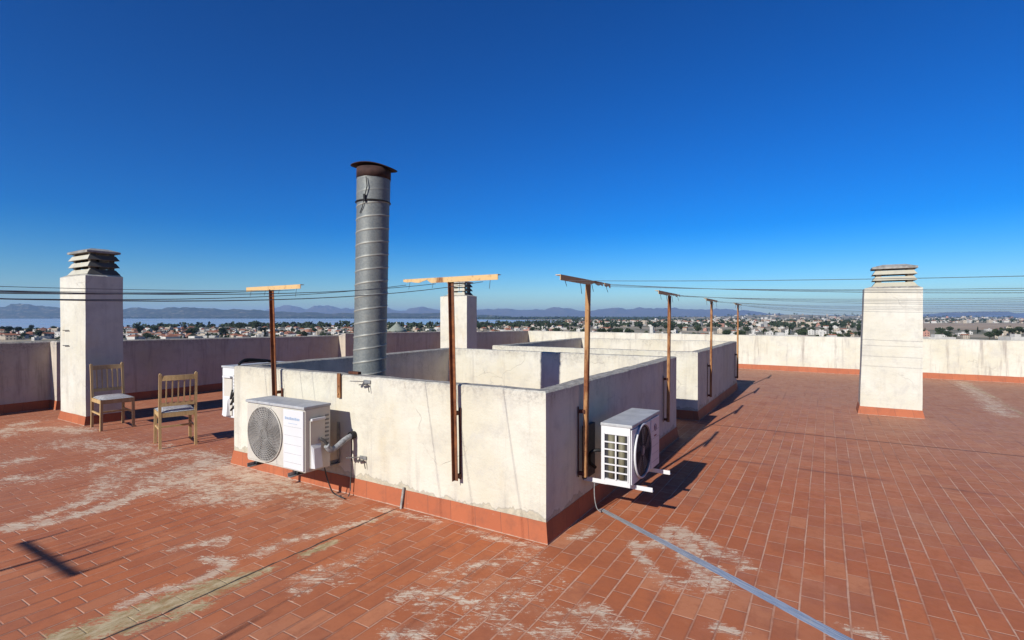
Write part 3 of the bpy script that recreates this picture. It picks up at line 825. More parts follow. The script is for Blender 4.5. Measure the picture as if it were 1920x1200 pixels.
stains = {
 'a': ([(-5.332, 1.328), (-5.217, 1.48), (-5.17, 1.694), (-5.192, 1.953), (-5.336, 2.252), (-5.372, 2.584), (-5.359, 2.828), (-5.318, 3.02)], .07, .95),
 'b': ([(-5.354, 1.519), (-5.461, 1.789), (-5.583, 2.02)], .06, .75),
 'c': ([(-5.626, 2.076), (-6.323, 2.52), (-6.439, 2.929), (-6.316, 3.272), (-5.558, 3.215)], .14, .62),
 'd': ([(-5.594, 2.545), (-5.807, 3.064), (-5.088, 3.053), (-4.533, 3.093), (-4.383, 2.83), (-4.685, 2.565)], .20, .74),
 'd2': ([(-5.3, 2.6), (-4.9, 2.75), (-4.5, 2.9)], .20, .72),
 'd3': ([(-5.6, 3.0), (-5.1, 3.15), (-4.7, 3.1)], .16, .8),
 'e': ([(-6.369, 3.239), (-5.776, 3.28), (-5.6, 3.5)], .13, .62),
 'f': ([(-6.691, 1.979), (-6.659, 2.316), (-6.983, 2.73), (-6.908, 3.143)], .16, .50),
 'g': ([(-8.25, 2.703), (-7.736, 2.854), (-7.303, 3.024)], .22, .55),
 'h': ([(-9.937, 2.475), (-9.688, 2.748), (-9.321, 3.02), (-8.91, 3.06)], .13, .75),
 'h2': ([(-10.4, 2.9), (-10.0, 2.6), (-9.5, 2.4)], .13, .62),
 'i': ([(-7.697, 1.917), (-7.722, 2.099)], .13, .62), 'i2': ([(-6.828, 1.701), (-6.85, 1.783)], .12, .6),
 'k': ([(-3.337, 1.33), (-3.34, 1.491), (-3.27, 1.603), (-3.27, 1.79), (-3.287, 1.901), (-3.419, 1.907), (-3.51, 1.869)], .035, .95),
 'm': ([(-3.842, 1.814), (-3.716, 2.111), (-3.628, 2.041)], .035, .75),
 'n': ([(-3.281, 2.08), (-3.281, 2.323), (-3.2, 2.532), (-3.147, 2.735)], .05, .62),
 'o': ([(-2.623, 1.926), (-2.728, 2.158), (-2.533, 2.16)], .06, .55),
 'p': ([(-2.016, 2.551), (-1.904, 2.74), (-1.766, 2.91), (-1.713, 3.031), (-1.61, 2.919)], .09, .44),
 'p2': ([(-1.9, 2.2), (-1.6, 2.55), (-1.45, 2.85)], .12, .36),
 'q': ([(-2.071, 2.227), (-1.905, 2.362), (-1.835, 2.474)], .06, .62),
 'r': ([(-1.588, 2.187), (-1.522, 2.341), (-1.35, 2.225), (-1.157, 2.317), (-1.116, 2.419), (-1.035, 2.579), (-.799, 2.56)], .06, .52),
 'r2': ([(-1.75, 2.3), (-1.45, 2.5), (-1.1, 2.45)], .09, .42),
 's': ([(-1.15, 3.565), (-1.056, 3.385), (-.988, 3.339)], .035, .9),
 't': ([(-1.105, 3.543), (-.989, 3.662), (-.995, 3.983), (-.869, 3.946), (-.7, 3.838), (-.622, 3.694)], .045, .9),
 'u': ([(-.919, 3.217), (-.786, 3.146), (-.677, 3.213), (-.585, 3.38), (-.524, 3.2)], .055, .62),
 'v': ([(-.903, 3.925), (-.744, 3.53), (-.655, 3.417)], .07, .85),
 'w': ([(-.545, 3.74), (-.434, 3.633)], .06, .62), 'x': ([(-.462, 2.817), (-.385, 2.811)], .04, .7),
 'y': ([(.1, 3.157), (.234, 3.161)], .03, .7), 'z': ([(-1.856, 1.918), (-1.748, 2.036)], .06, .6),
 'aa': ([(-2.756, 2.025), (-2.669, 2.276), (-2.634, 2.519)], .06, .50),
 'ab': ([(-1.152, 2.565), (-1.098, 2.658), (-.961, 2.541)], .05, .7),
 'ac': ([(-3.875, 2.9), (-3.624, 2.977)], .10, .62), 'ad': ([(-3.2, 2.532), (-3.05, 2.917)], .03, .9),
 'ae': ([(-1.55, 3.45), (-1.5, 3.62)], .04, .8), 'af': ([(2.88, 16.8), (2.7, 13.5), (2.53, 11.4)], .14, .72),
 'ag': ([(-3.2, 3.1), (-2.6, 3.15)], .035, .7), 'ah': ([(-2.3, 3.12), (-1.7, 3.15)], .03, .7),
 'ai': ([(-4.2, 3.05), (-3.7, 3.12)], .05, .75), 'aj': ([(1.2, 3.9), (1.5, 4.5)], .12, .42),
}
cements = [([(-3.25, .95), (-3.18, 1.213), (-3.13, 1.541), (-3.08, 1.787)], .10, 1.0), ([(-3.04, 1.25), (-2.97, 1.55)], .06, .8),
           ([(-3.08, 1.787), (-3.03, 1.984)], .045, .9), ([(-3.0, 2.25), (-2.99, 2.48)], .035, .95), ([(-3.03, 2.82), (-3.01, 3.17)], .02, .6),
           ([(2.95, 16.8), (2.8, 11.4)], .05, .6)]
def segdist(PX, PY, pl):
    D = np.full(PX.shape, 1e9)
    for (ax, ay), (bx, by) in zip(pl, pl[1:]):
        dx, dy = bx - ax, by - ay; t_ = np.clip(((PX - ax) * dx + (PY - ay) * dy) / (dx * dx + dy * dy), 0, 1)
        D = np.minimum(D, np.hypot(PX - ax - t_ * dx, PY - ay - t_ * dy))
    return D
xs = np.concatenate([np.arange(-11.8, -3.6, .05), np.arange(-3.6, .5, .025), np.arange(.5, 4, .1), np.arange(4, 9.41, .6)])
ys = np.concatenate([np.arange(-6.3, 0.6, .6), np.arange(.9, 4.2, .025), np.arange(4.2, 17.5, .12)])
GX, GY = np.meshgrid(xs, ys)
S = np.zeros(GX.shape); K_ = np.zeros(GX.shape)
for pl, w, st_ in stains.values(): S = np.maximum(S, st_ * np.exp(-(segdist(GX, GY, pl) / (w * 1.5)) ** 2))
for pl, w, st_ in cements: K_ = np.maximum(K_, st_ * np.exp(-(segdist(GX, GY, pl) / (w * 1.25)) ** 2))
nx, ny = len(xs), len(ys)
co = np.stack([GX.ravel(), GY.ravel(), np.zeros(GX.size)], 1)
idx = np.arange(nx * ny).reshape(ny, nx)
F_ = np.stack([idx[:-1, :-1].ravel(), idx[:-1, 1:].ravel(), idx[1:, 1:].ravel(), idx[1:, :-1].ravel()], 1)
me = bpy.data.meshes.new('rooftop_floor')
me.vertices.add(len(co)); me.vertices.foreach_set('co', co.ravel())
me.loops.add(F_.size); me.loops.foreach_set('vertex_index', F_.ravel())
me.polygons.add(len(F_)); me.polygons.foreach_set('loop_start', np.arange(0, F_.size, 4)); me.polygons.foreach_set('loop_total', np.full(len(F_), 4))
me.update(calc_edges=True)
for nm, arr in (('stain', S), ('cement', K_)):
    a = me.attributes.new(nm, 'FLOAT', 'POINT'); a.data.foreach_set('value', arr.ravel().astype(np.float32))
me.materials.append(M['floor'])
fo = bpy.data.objects.new('rooftop_floor', me); C.objects.link(fo); tag(fo, kind='structure')

def skirting(mb, path, closed, h=.145, fl=.028, side=1):
    # side = +1: the wall is to the left of travel
    sweep(mb.bm, path, [(side * .03, h), (-side * .004, h), (-side * fl, 0.002), (side * .03, .002)], closed, .075)
    for v in mb.bm.verts:
        if v.co.z > .01:
            v.co += mnoise.noise_vector(v.co * 9) * .0022; v.co.z += .004 * mnoise.noise(v.co * 4)

# parapet round the roof: travelling with the roof on the right, the wall to the left
def parapet(path, tops, label, pm='parapet'):
    root = empty('parapet_wall', (path[0][0], path[0][1], 0), label, 'wall')
    g = MB()
    sweep(g.bm, path, [(0, -.2), (0, 'T-.02'), (.02, 'T'), (.15, 'T'), (.17, 'T-.02'), (.17, -.2)], False, .13, tops)
    jitter(g.bm, .006, 2.2, -.1)
    part(g, 'wall', M[pm], root)
    g = MB(); skirting(g, path, False, .155); part(g, 'skirting', M['skirt'], root)
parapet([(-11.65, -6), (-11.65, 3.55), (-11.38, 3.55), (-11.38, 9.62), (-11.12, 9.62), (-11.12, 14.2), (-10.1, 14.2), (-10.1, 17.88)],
        [1.185, 1.185, 1.185, 1.11, 1.175, 1.12, 1.12, 1.075], 'long shaded brownish parapet running along the left side of the roof', 'parapet_shade_dirt')
parapet([(-10.098, 17.885), (9.2, 16.86)], [1.075, 1.03], 'sunlit white parapet along the far end of the roof')
parapet([(9.2, 16.75), (9.2, -5.9)], [1.1, 1.1], 'parapet along the right side of the roof, outside the photo')
parapet([(9.2, -6), (-11.6, -6)], [1.1, 1.1], 'parapet along the near side of the roof, behind the camera')

# the two walled wells
def well(x0, y0, x1, y1, za, zb, label):
    root = empty('well_wall', (x1, y0, 0), label, 'wall')
    th = .125
    g = MB()
    path = [(x0, y0), (x1, y0), (x1, y1), (x0, y1)]      # counter-clockwise: left of travel is inside
    sweep(g.bm, path, [(0, -.05), (0, .5), (0, 'T-.012'), (.012, 'T'), (th - .012, 'T'), (th, 'T-.012'), (th, -.05)], True, .05, [za, za, zb, zb])
    for v in g.bm.verts:
        if v.co.z > za - .05: v.co.z -= max(0, mnoise.noise(v.co * 7) - .2) * .010
    jitter(g.bm, .0055, 2.0, .0)
    part(g, 'wall', M['wall'], root)
    g = MB(); skirting(g, path, True, .145); part(g, 'skirting', M['skirt'], root)
    return root
well(-5.53, 3.25, -1.69, 7.0, 1.074, 1.082, 'nearest walled rectangular well, with the metal duct rising from it')
well(-5.50, 8.34, -1.69, 12.45, 1.062, 1.07, 'second walled rectangular well, behind the nearest one')

# ------------------------------------------------------------------ chimneys
def chimney(x0, y0, x1, y1, h, cx0, cy0, cx1, cy1, ct, label, taper=0.0, lm='louvre_dark_side'):
    root = empty('chimney', ((x0 + x1) / 2, (y0 + y1) / 2, 0), label, 'chimney', 'square white rooftop chimneys')
    g = MB(); bm = g.bm
    n = 16; rings = []
    for k in range(n + 1):
        f = k / n; z = h * f; e = taper * (1 - f)
        pts = []
        for (a, b), m_ in (((x0 - e, y0), 8), ((x1, y0), 4), ((x1, y1), 8), ((x0 - e, y1), 4)): pts.append((a, b))
        ring_ = []
        for i in range(4):
            A = pts[i]; B = pts[(i + 1) % 4]
            for q in range(6): ring_.append(bm.verts.new((A[0] + (B[0] - A[0]) * q / 6, A[1] + (B[1] - A[1]) * q / 6, z)))
        rings.append(ring_)
    for A, B in zip(rings, rings[1:]):
        for k in range(24): bm.faces.new((A[k], A[(k + 1) % 24], B[(k + 1) % 24], B[k]))
    # sloping shoulder up to the cowl
    sh = [bm.verts.new((cx0 + (cx1 - cx0) * min(1, max(0, u)), cy0 + (cy1 - cy0) * min(1, max(0, v)), h + .045)) for u, v in
          [(q / 6, 0) for q in range(6)] + [(1, q / 6) for q in range(6)] + [(1 - q / 6, 1) for q in range(6)] + [(0, 1 - q / 6) for q in range(6)]]
    for k in range(24): bm.faces.new((rings[-1][k], rings[-1][(k + 1) % 24], sh[(k + 1) % 24], sh[k]))
    bm.faces.new(sh); bm.faces.new(rings[0][::-1])
    jitter(bm, .004, 2.3, .01)
    part(g, 'stack', M['chimney'], root)
    g = MB(); skirting(g, [(x0 - taper, y0), (x1, y0), (x1, y1), (x0 - taper, y1)], True, .13, .03); part(g, 'skirting', M['skirt'], root)
    # cowl: base, two louvre rings, cap
    zb = h + .03; H_ = ct - zb; tier = H_ * .80 / 3
    def ringf(z, zt, ow, ot, thk, mb):
        b_ = [(cx0 - ow, cy0 - ow), (cx1 + ow, cy0 - ow), (cx1 + ow, cy1 + ow), (cx0 - ow, cy1 + ow)]
        t_ = [(cx0 - ot, cy0 - ot), (cx1 + ot, cy0 - ot), (cx1 + ot, cy1 + ot), (cx0 - ot, cy1 + ot)]
        def ins(p, k): return [(p[0][0] + k, p[0][1] + k), (p[1][0] - k, p[1][1] + k), (p[2][0] - k, p[2][1] - k), (p[3][0] + k, p[3][1] - k)]
        bi, ti = ins(b_, thk), ins(t_, thk)
        V = [[mb.bm.verts.new((x, y, zz)) for x, y in L] for L, zz in ((b_, z), (t_, zt), (ti, zt), (bi, z))]
        for a in range(4):
            A, B = V[a], V[(a + 1) % 4]
            for k in range(4): mb.bm.faces.new((A[k], A[(k + 1) % 4], B[(k + 1) % 4], B[k]))
    for j in range(3):
        z = zb + j * tier
        g = MB(); ringf(z + (.005 if j else 0), z + tier * .70, .022 if j else .030, -.018, .035, g)
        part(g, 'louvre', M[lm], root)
    g = MB()
    for a, b in ((cx0 + .03, cy0 + .03), (cx1 - .10, cy0 + .03), (cx1 - .10, cy1 - .10), (cx0 + .03, cy1 - .10)):
        g.box(a, b, zb - .01, a + .07, b + .07, zb + 3 * tier)
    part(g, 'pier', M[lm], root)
    g = MB(); z = zb + 3 * tier; o_ = .03
    g.hexa([(cx0 - o_, cy0 - o_, z), (cx1 + o_, cy0 - o_, z), (cx1 + o_, cy1 + o_, z), (cx0 - o_, cy1 + o_, z)],
           [(cx0 - o_, cy0 - o_, z + .03), (cx1 + o_, cy0 - o_, z + .03), (cx1 + o_, cy1 + o_, z + .03), (cx0 - o_, cy1 + o_, z + .03)])
    g.hexa([(cx0 - o_, cy0 - o_, z + .0301), (cx1 + o_, cy0 - o_, z + .0301), (cx1 + o_, cy1 + o_, z + .0301), (cx0 - o_, cy1 + o_, z + .0301)],
           [(cx0 + .12, cy0 + .08, z + .075), (cx1 - .12, cy0 + .08, z + .075), (cx1 - .12, cy1 - .08, z + .075), (cx0 + .12, cy1 - .08, z + .075)])
    part(g, 'cap', M['capslab'], root)
    return root
lc = chimney(-10.30, 3.26, -9.37, 3.74, 2.225, -10.09, 3.32, -9.42, 3.69, 2.66, 'white chimney with dark sided louvred cowl at the left beside the wooden chair')
for z in (1.40, 1.165):
    g = MB(); g.tube([(-10.12, 3.25, z), (-10.12, 3.235, z), (-9.94, 3.235, z + .004), (-9.94, 3.25, z + .004)], .006, 5)
    part(g, 'wall_anchor', M['dark_steel'], lc)
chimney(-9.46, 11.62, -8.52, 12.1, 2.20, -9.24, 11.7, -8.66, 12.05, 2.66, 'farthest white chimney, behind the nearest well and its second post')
chimney(.553, 10.33, 1.316, 10.85, 2.075, .69, 10.42, 1.235, 10.78, 2.47, 'white chimney standing alone on the open tiles at the right', .06, 'louvre')

# ------------------------------------------------------------------ duct
root = empty('exhaust_duct', (-3.885, 3.66, 0), 'tall round galvanised metal duct with spiral seam and rusty cap', 'duct')
DC = lambda z: Vector((-3.913 + .027 * z, 3.66 + .004 * z, z))
me = bpy.data.meshes.new('pipe'); RD = .158; nz_, na = 620, 64; z0_, z1_ = 0.0, 2.99
vs = []; seam = []
for i in range(nz_ + 1):
    z = z0_ + (z1_ - z0_) * i / nz_; c_ = DC(z)
    for k in range(na):
        a = 2 * math.pi * k / na
        ph = (z / .128 - k / na + .18) % 1.0
        s_ = math.exp(-((ph - .5) / .045) ** 2)
        if z > 2.74: s_ *= .35
        dent = .003 * mnoise.noise(Vector((math.cos(a) * 2, math.sin(a) * 2, z * 2.2)))
        r_ = RD + .005 * s_ + dent + (.004 if z > 2.74 else 0)
        vs.append((c_.x + r_ * math.cos(a) - root.location.x, c_.y + r_ * math.sin(a) - root.location.y, z)); seam.append(s_)
fs = [(i * na + k, i * na + (k + 1) % na, (i + 1) * na + (k + 1) % na, (i + 1) * na + k) for i in range(nz_) for k in range(na)]
me.from_pydata(vs, [], fs); me.polygons.foreach_set('use_smooth', [True] * len(fs))
a = me.attributes.new('seam', 'FLOAT', 'POINT'); a.data.foreach_set('value', seam)
me.materials.append(M['galv'])
o = bpy.data.objects.new('pipe', me); C.objects.link(o); o.parent = root
g = MB(); g.tube([DC(2.965), DC(3.065)], .166, 40); part(g, 'collar', M['cap_rust'], root)
g = MB(); g.ring(DC(2.735), (0, 0, 1), .167, .006, 48, 6)
g.bar(DC(2.735) + Vector((.06, -.165, -.02)), DC(2.735) + Vector((.055, -.168, .05)), .022, .012)
g.tube([DC(2.95) + Vector((.07, -.165, 0)), DC(2.86) + Vector((.085, -.163, 0)), DC(2.75) + Vector((.06, -.17, 0)), DC(2.66) + Vector((.03, -.168, 0)), DC(2.61) + Vector((0, -.168, 0))], .0045, 5)
part(g, 'strap', M['black'], root)
g = MB(); rg = []
for j in range(7):
    rr = .228 * j / 6; ring_ = []
    for k in range(32):
        a = 2 * math.pi * k / 32; uu = rr * math.cos(a); ww = rr * .72 * math.sin(a); x = uu * cT - ww * sT; y = uu * sT + ww * cT
        u = x * cT + y * sT
        z = 3.092 - .30 * u * u - .11 * u - .05 * rr * rr + .004 * math.sin(3 * a)
        c_ = DC(3.1); ring_.append(g.bm.verts.new((c_.x + x, c_.y + y, z)))
    rg.append(ring_)
for A, B in zip(rg, rg[1:]):
    for k in range(32): g.bm.faces.new((A[k], A[(k + 1) % 32], B[(k + 1) % 32], B[k]))
bmesh.ops.remove_doubles(g.bm, verts=g.bm.verts, dist=.0001)
r_ = bmesh.ops.solidify(g.bm, geom=list(g.bm.faces), thickness=.006)
part(g, 'cap', M['cap_rust'], root)
g = MB(); g.box(-3.79, 3.31, 1.076, -3.66, 3.35, 1.10, .003)
tag(g.build('angle_iron_scrap', M['rust_dark'], origin=(-3.72, 3.33, 1.076)), 'short dark rusty iron scrap lying on the wall top beside the duct', 'scrap metal')
g = MB(); g.disc((-3.70, 3.48, 1.0), (0, -1, 0), .014, .02, 14); g.bar((-3.70, 3.49, 1.0), (-3.75, 3.60, 1.0), .014)
tag(g.build('duct_fixing', M['white_enamel'], origin=(-3.70, 3.48, 1.0)), 'small white fixing at the right foot of the duct', 'fixing')

# ------------------------------------------------------------------ clothesline posts
def post(name_lab, base, top, axis, bar0, bar1, zbar, wallside, mat, barmat, ragged, group, ht=.041, dp=.036, shadow_wraps=()):
    """base/top: centre line; axis 'x' bar runs along X, 'y' along Y."""
    root = empty('clothesline_post', (base[0], base[1], base[2]), name_lab, 'post', group)
    b = Vector(base); t = Vector(top); w = .030; th = .005
    g = MB()
    if axis == 'x':   # angle: one leg across, one leg pointing at the camera
        g.bar(b, t, w, th, up=(0, 1, 0))
        g.bar(b + Vector((-w / 2, -w / 2 - .003, 0)), t + Vector((-w / 2, -w / 2 - .003, 0)), th, w, up=(0, 1, 0))
    else:
        g.bar(b, t, w, th, up=(0, 1, 0))
        g.bar(b + Vector((w / 2, w / 2 + .003, 0)), t + Vector((w / 2, w / 2 + .003, 0)), th, w, up=(0, 1, 0))
    part(g, 'upright', mat, root)
    g = MB()
    d = Vector((1, 0, 0)) if axis == 'x' else Vector((0, 1, 0)); o = Vector((0, -1, 0)) if axis == 'x' else Vector((1, 0, 0))
    A = Vector(bar0); B = Vector(bar1); L = (B - A).length
    nseg = 22; rd = random.Random(int(abs(base[0] * 100) + abs(base[1] * 37)))
    # angle iron: vertical leg facing outwards + horizontal leg on top, with rust-eaten lower edge
    low = []; 
    for i in range(nseg + 1):
        f = i / nseg; e = 0
        if ragged and ((ragged < 0 and f < .28) or (ragged > 0 and f > .5)): e = rd.uniform(.0, .028)
        low.append(e)
    for i in range(nseg):
        p = A.lerp(B, i / nseg); q = A.lerp(B, (i + 1) / nseg)
        gap = rd.random() < .10 and ragged and ((ragged > 0 and i > nseg * .6) or (ragged < 0 and i < nseg * .2))
        if gap: continue
        def V(pt, oo, zz): return tuple(pt + o * oo + Vector((0, 0, zz)))
        g.hexa([V(p, .020, -ht / 2 + low[i]), V(q, .020, -ht / 2 + low[i + 1]), V(q, .015, -ht / 2 + low[i + 1]), V(p, .015, -ht / 2 + low[i])],
               [V(p, .020, ht / 2), V(q, .020, ht / 2), V(q, .015, ht / 2), V(p, .015, ht / 2)])
    g.bar(A - o * .004 + Vector((0, 0, ht / 2 - .003)), B - o * .004 + Vector((0, 0, ht / 2 - .003)), dp, .005)
    for wx in shadow_wraps: g.tube([(wx, base[1] + .01, 1.875), (wx + .01, base[1] + .14, 1.87), (wx, base[1] + .42, 1.868)], [.014, .010, .004], 6)  # unseen wire ends, thickened to cast short spikes in the post's shadow
    part(g, 'crossbar', barmat, root)
    # hooks and wire ends
    for i in range(4):
        p = A.lerp(B, .08 + .28 * i + rd.uniform(-.03, .03)); g = MB()
        g.tube([p + Vector((0, 0, .02)), p + o * .012 + Vector((0, 0, -.035)), p + o * .02 + Vector((0, 0, -.055 - rd.uniform(0, .05)))], .0022, 4)
        part(g, 'hook', M['dark_steel'], root)
    if wallside:
        for z in (base[2] + .03, base[2] + .52):
            f = (z - base[2]) / (top[2] - base[2]); p = b.lerp(t, f); g = MB()
            wv = Vector(wallside)
            g.bar(p + wv * .05, p + wv, .028, .028)
            part(g, 'stub', M['rust_dark'], root)
        g = MB(); p = b + Vector(wallside) * .93
        g.bar(p + Vector((0, 0, 0)), p + Vector((0, 0, .56)), .018, .006, up=Vector(wallside).normalized()); part(g, 'wall_plate', M['rust_dark'], root)
    return root
GP = 'rusty T shaped clothesline posts'
post('rusty T post behind the left air conditioner, with a short pale crossbar', (-4.675, 3.19, .33), (-4.748, 3.19, 1.88), 'x', (-5.17, 3.19, 1.893), (-4.29, 3.19, 1.897), 0, (0, .052, 0), M['rust_pole'], M['rust_bar'], 0, GP)
post('rusty T post on the middle of the near wall, with a ragged left crossbar end', (-2.44, 3.19, .335), (-2.48, 3.19, 1.875), 'x', (-2.97, 3.19, 1.892), (-2.045, 3.19, 1.897), 0, (0, .052, 0), M['rust_pole'], M['rust_bar'], -1, GP)
GY_ = ((3.80, 'rusty T post nearest on the shaded side wall, beside the right air conditioner'), (6.34, 'second rusty T post along the shaded side, at the far corner of the nearest well'),
       (9.08, 'third rusty T post along the side, on the front part of the second well'), (12.15, 'farthest and smallest rusty T post, at the far corner of the second well'))
for i, (y, lab) in enumerate(GY_):
    post(lab, (-1.635, y, .33 if i < 2 else .27), (-1.635, y + .06, 1.865), 'y', (-1.635, y - .47, 1.888), (-1.635, y + .53, 1.875), 0, (-.047, -.012, 0), M['rust_gold'], M['rust_bar'] if i < 1 else M['rust_bar'], 1, GP)
# the posts the wires run to, behind and to the right of the camera
for x, lab in ((-4.78, 'rusty T post behind the camera on the left, whose shadow falls on the tiles'), (-2.5, 'rusty T post behind the camera, straight across from the one on the near wall')):
    post(lab, (x, -2.02, 0), (x, -2.02, 1.87), 'x', (x - .46, -2.02, 1.89), (x + .46, -2.02, 1.89), 0, None, M['rust_pole'], M['rust_bar'], 0, GP, .026, .024, (x + .44, x + .17, x + .02, x - .42))
for i, (y, lab) in enumerate(GY_):
    post('rusty T post outside the photo on the right, ' + ('nearest', 'second', 'third', 'farthest')[i] + ' of its row', (4.6, y, 0), (4.6, y, 1.87), 'y', (4.6, y - .46, 1.888), (4.6, y + .46, 1.888), 0, None, M['rust_gold'], M['rust_bar'], 0, GP)

def wire(a, b, sag, label, r=.0022, group='clothesline wires'):
    a = Vector(a); b = Vector(b); g = MB(); pts = []
    for i in range(25):
        f = i / 24; p = a.lerp(b, f); p.z -= sag * 4 * f * (1 - f); pts.append(p)
    g.tube(pts, r, 5); tag(g.build('clothesline_wire', M['wire'], origin=tuple(a)), label, 'wire', group)
ordn = ('first', 'second', 'third', 'fourth', 'fifth')
for i, (x, sg) in enumerate(((-5.12, .10), (-4.9, .085), (-4.82, .10), (-4.55, .07), (-4.36, .12))):
    wire((x, 3.16, 1.865), (x, -2.02, 1.87), sg, ordn[i] + ' wire from the left on the crossbar behind the left air conditioner', .0020)
for i, (x, sg) in enumerate(((-2.93, .19), (-2.62, .17), (-2.17, .21))):
    wire((x, 3.16, 1.865), (x, -2.02, 1.87), sg, ordn[i] + ' wire from the left on the crossbar in the middle of the near wall', .0022)
for j, (y, lab) in enumerate(GY_):
    for i, dy in enumerate((-.38, -.12, .16, .46)):
        wire((-1.60, y + dy, 1.868), (4.6, y + dy * .9, 1.868), (.07, .08, .12, .17)[j] + .025 * ((i * 7 + j * 3) % 4), ordn[i] + ' wire from the near end of the crossbar of the ' + ('nearest side post', 'second side post', 'third side post', 'farthest side post')[j], .0017)

# ------------------------------------------------------------------ air conditioners
def aircon(loc, rz, W, D, H_, kind, label):
    """local: x along the face 0..W, face at y=0 looking to -y, back at y=D, z 0..H"""
    root = empty('air_conditioner', loc, label, 'air conditioner', rz=rz)
    front = M['aged_enamel'] if kind == 'cream' else M['white_enamel']
    def P(mb, name, mat): return mb.build(name, mat, root)
    g = MB(); x0 = .03 if kind == 'grille' else 0
    g.box(x0, .012, 0, W, D, H_ - .012, .008); cas = P(g, 'casing', M['white_enamel'] if kind != 'cream' else M['aged_enamel'])
    g = MB(); g.box(-.006, -.006, H_ - .0115, W + .006, D + .004, H_ + .012, .006); P(g, 'top_panel', M['grey_enamel'])
    # fan
    fc = Vector((W * .345, 0, H_ * .50)); fr = min(H_ * .435, W * .30)
    g = MB(); g.box(.012, .002, .02, W * .66, .0115, H_ - .03, .004); P(g, 'fan_panel', front)
    g = MB(); g.disc(fc + Vector((0, .0005, 0)), (0, 1, 0), fr, .006, 48); P(g, 'fan_opening', M['fan_grey'] if kind == 'cream' else M['fan_dark'])
    g = MB()
    for k in range(5):
        a0 = k * 2 * math.pi / 5
        q = []
        for rr, da in ((.25, -.15), (.92, -.05), (.95, .55), (.30, .45)):
            a = a0 + da; q.append(fc + Vector((math.cos(a) * fr * rr, -.0035 - .002 * (da > .2), math.sin(a) * fr * rr)))
        bt = [tuple(v + Vector((0, .0005, 0))) for v in q]; tp = [tuple(v - Vector((0, .0015, 0))) for v in q]
        g.hexa(bt, tp)
    P(g, 'fan_blade', M['fan_grey'] if kind != 'cream' else M['fan_shade'])
    g = MB(); g.disc(fc + Vector((0, -.006, 0)), (0, 1, 0), fr * .20, .008, 24); P(g, 'fan_hub', M['hub'] if kind != 'cream' else M['fan_shade'])
    g = MB()
    nr = 13
    for k in range(2, nr + 1): g.ring(fc + Vector((0, -.016, 0)), (0, 1, 0), fr * k / nr * 1.0, .0016 if kind != 'cream' else .0020, 40, 4)
    ns = 8 if kind != 'cream' else 36
    for k in range(ns):
        a = 2 * math.pi * k / ns; tw = .5 if kind == 'cream' else .15
        A = fc + Vector((math.cos(a) * fr * .2, -.018, math.sin(a) * fr * .2)); B = fc + Vector((math.cos(a + tw) * fr, -.014, math.sin(a + tw) * fr))
        Mi = fc + Vector((math.cos(a + tw * .35) * fr * .6, -.019, math.sin(a + tw * .35) * fr * .6))
        g.tube([A, Mi, B], .0015, 4)
    P(g, 'fan_guard', M['guard_grey'] if kind == 'cream' else M['fan_dark'])
    g = MB(); g.ring(fc + Vector((0, -.008, 0)), (0, 1, 0), fr * 1.03, .010 if kind != 'cream' else .005, 48, 6); P(g, 'fan_rim', front)
    # right hand front panel
    g = MB(); g.box(W * .665, -.004, .015, W - .008, .0115, H_ - .025, .005); pn = P(g, 'front_panel', M['white_enamel'])
    g = MB()
    for k in range(5): g.box(W * .685, -.0055, .07 + k * H_ * .14, W - .03, -.0042, .073 + k * H_ * .14)
    P(g, 'panel_groove', M['grey_enamel'])
    if kind == 'cream':
        g = MB()
        for k in range(9): g.box(W * .70 + k * .022, -.0065, H_ * .80, W * .70 + k * .022 + .015, -.0042, H_ * .80 + .018 + .004 * (k % 3 == 0))
        g.box(W * .75, -.0065, H_ * .74, W * .75 + .12, -.0042, H_ * .745)
        P(g, 'lettering', M['blue_print'])
    else:
        g = MB(); c_ = Vector((W * .82, -.0055, H_ * .76)); g.ring(c_, (0, 1, 0), .028, .0028, 24, 4)
        g.tube([c_ + Vector((-.004, 0, .014)), c_ + Vector((-.004, 0, -.010)), c_ + Vector((.010, 0, -.010))], .0024, 4)
        g.disc(c_ + Vector((-.014, 0, .006)), (0, 1, 0), .0035, .003, 8)
        for k in range(4): g.box(W * .775 + k * .018, -.0062, H_ * .60, W * .775 + k * .018 + .012, -.0042, H_ * .625)
        P(g, 'emblem', M['emblem'])
    if kind == 'grille':
        # open side: frame, bars and fins behind it
        g = MB(); g.box(.0, .0125, .0, .0299, .030, H_ - .0125); g.box(0, D - .03, 0, .0299, D - .001, H_ - .0125)
        g.box(0, .0305, 0, .0299, D - .0305, .045); g.box(0, .0305, H_ - .075, .0299, D - .0305, H_ - .0125)
        P(g, 'side_frame', M['white_enamel'])
        g = MB(); g.box(.018, .0307, .046, .0295, D - .0307, H_ - .0765); P(g, 'side_recess', M['fan_dark'])
        g = MB()
        for yc in (D * .34, D * .68):
            g.tube([(.022, yc, .05), (.022, yc, H_ - .08)], .026, 14)
        P(g, 'coil', M['fins'])
        g = MB()
        rows = 6; zz0 = .045; zz1 = H_ - .075
        for k in range(1, rows): z = zz0 + (zz1 - zz0) * k / rows; g.box(-.008, .031, z - .005, -.001, D - .031, z + .005)
        g.box(-.0095, D * .5 - .006, zz0, -.0085, D * .5 + .006, zz1)
        g.box(-.008, .0255, zz0 - .005, -.001, .031, zz1 + .005); g.box(-.008, D - .031, zz0 - .005, -.001, D - .0255, zz1 + .005)
        P(g, 'side_grille', M['white_enamel'])
    else:
        # service side with handle, valve cover and louvre strip
        g = MB(); g.box(W + .0005, D * .20, .03, W + .012, D * .72, H_ * .80, .003); P(g, 'service_cover', M['aged_enamel'])
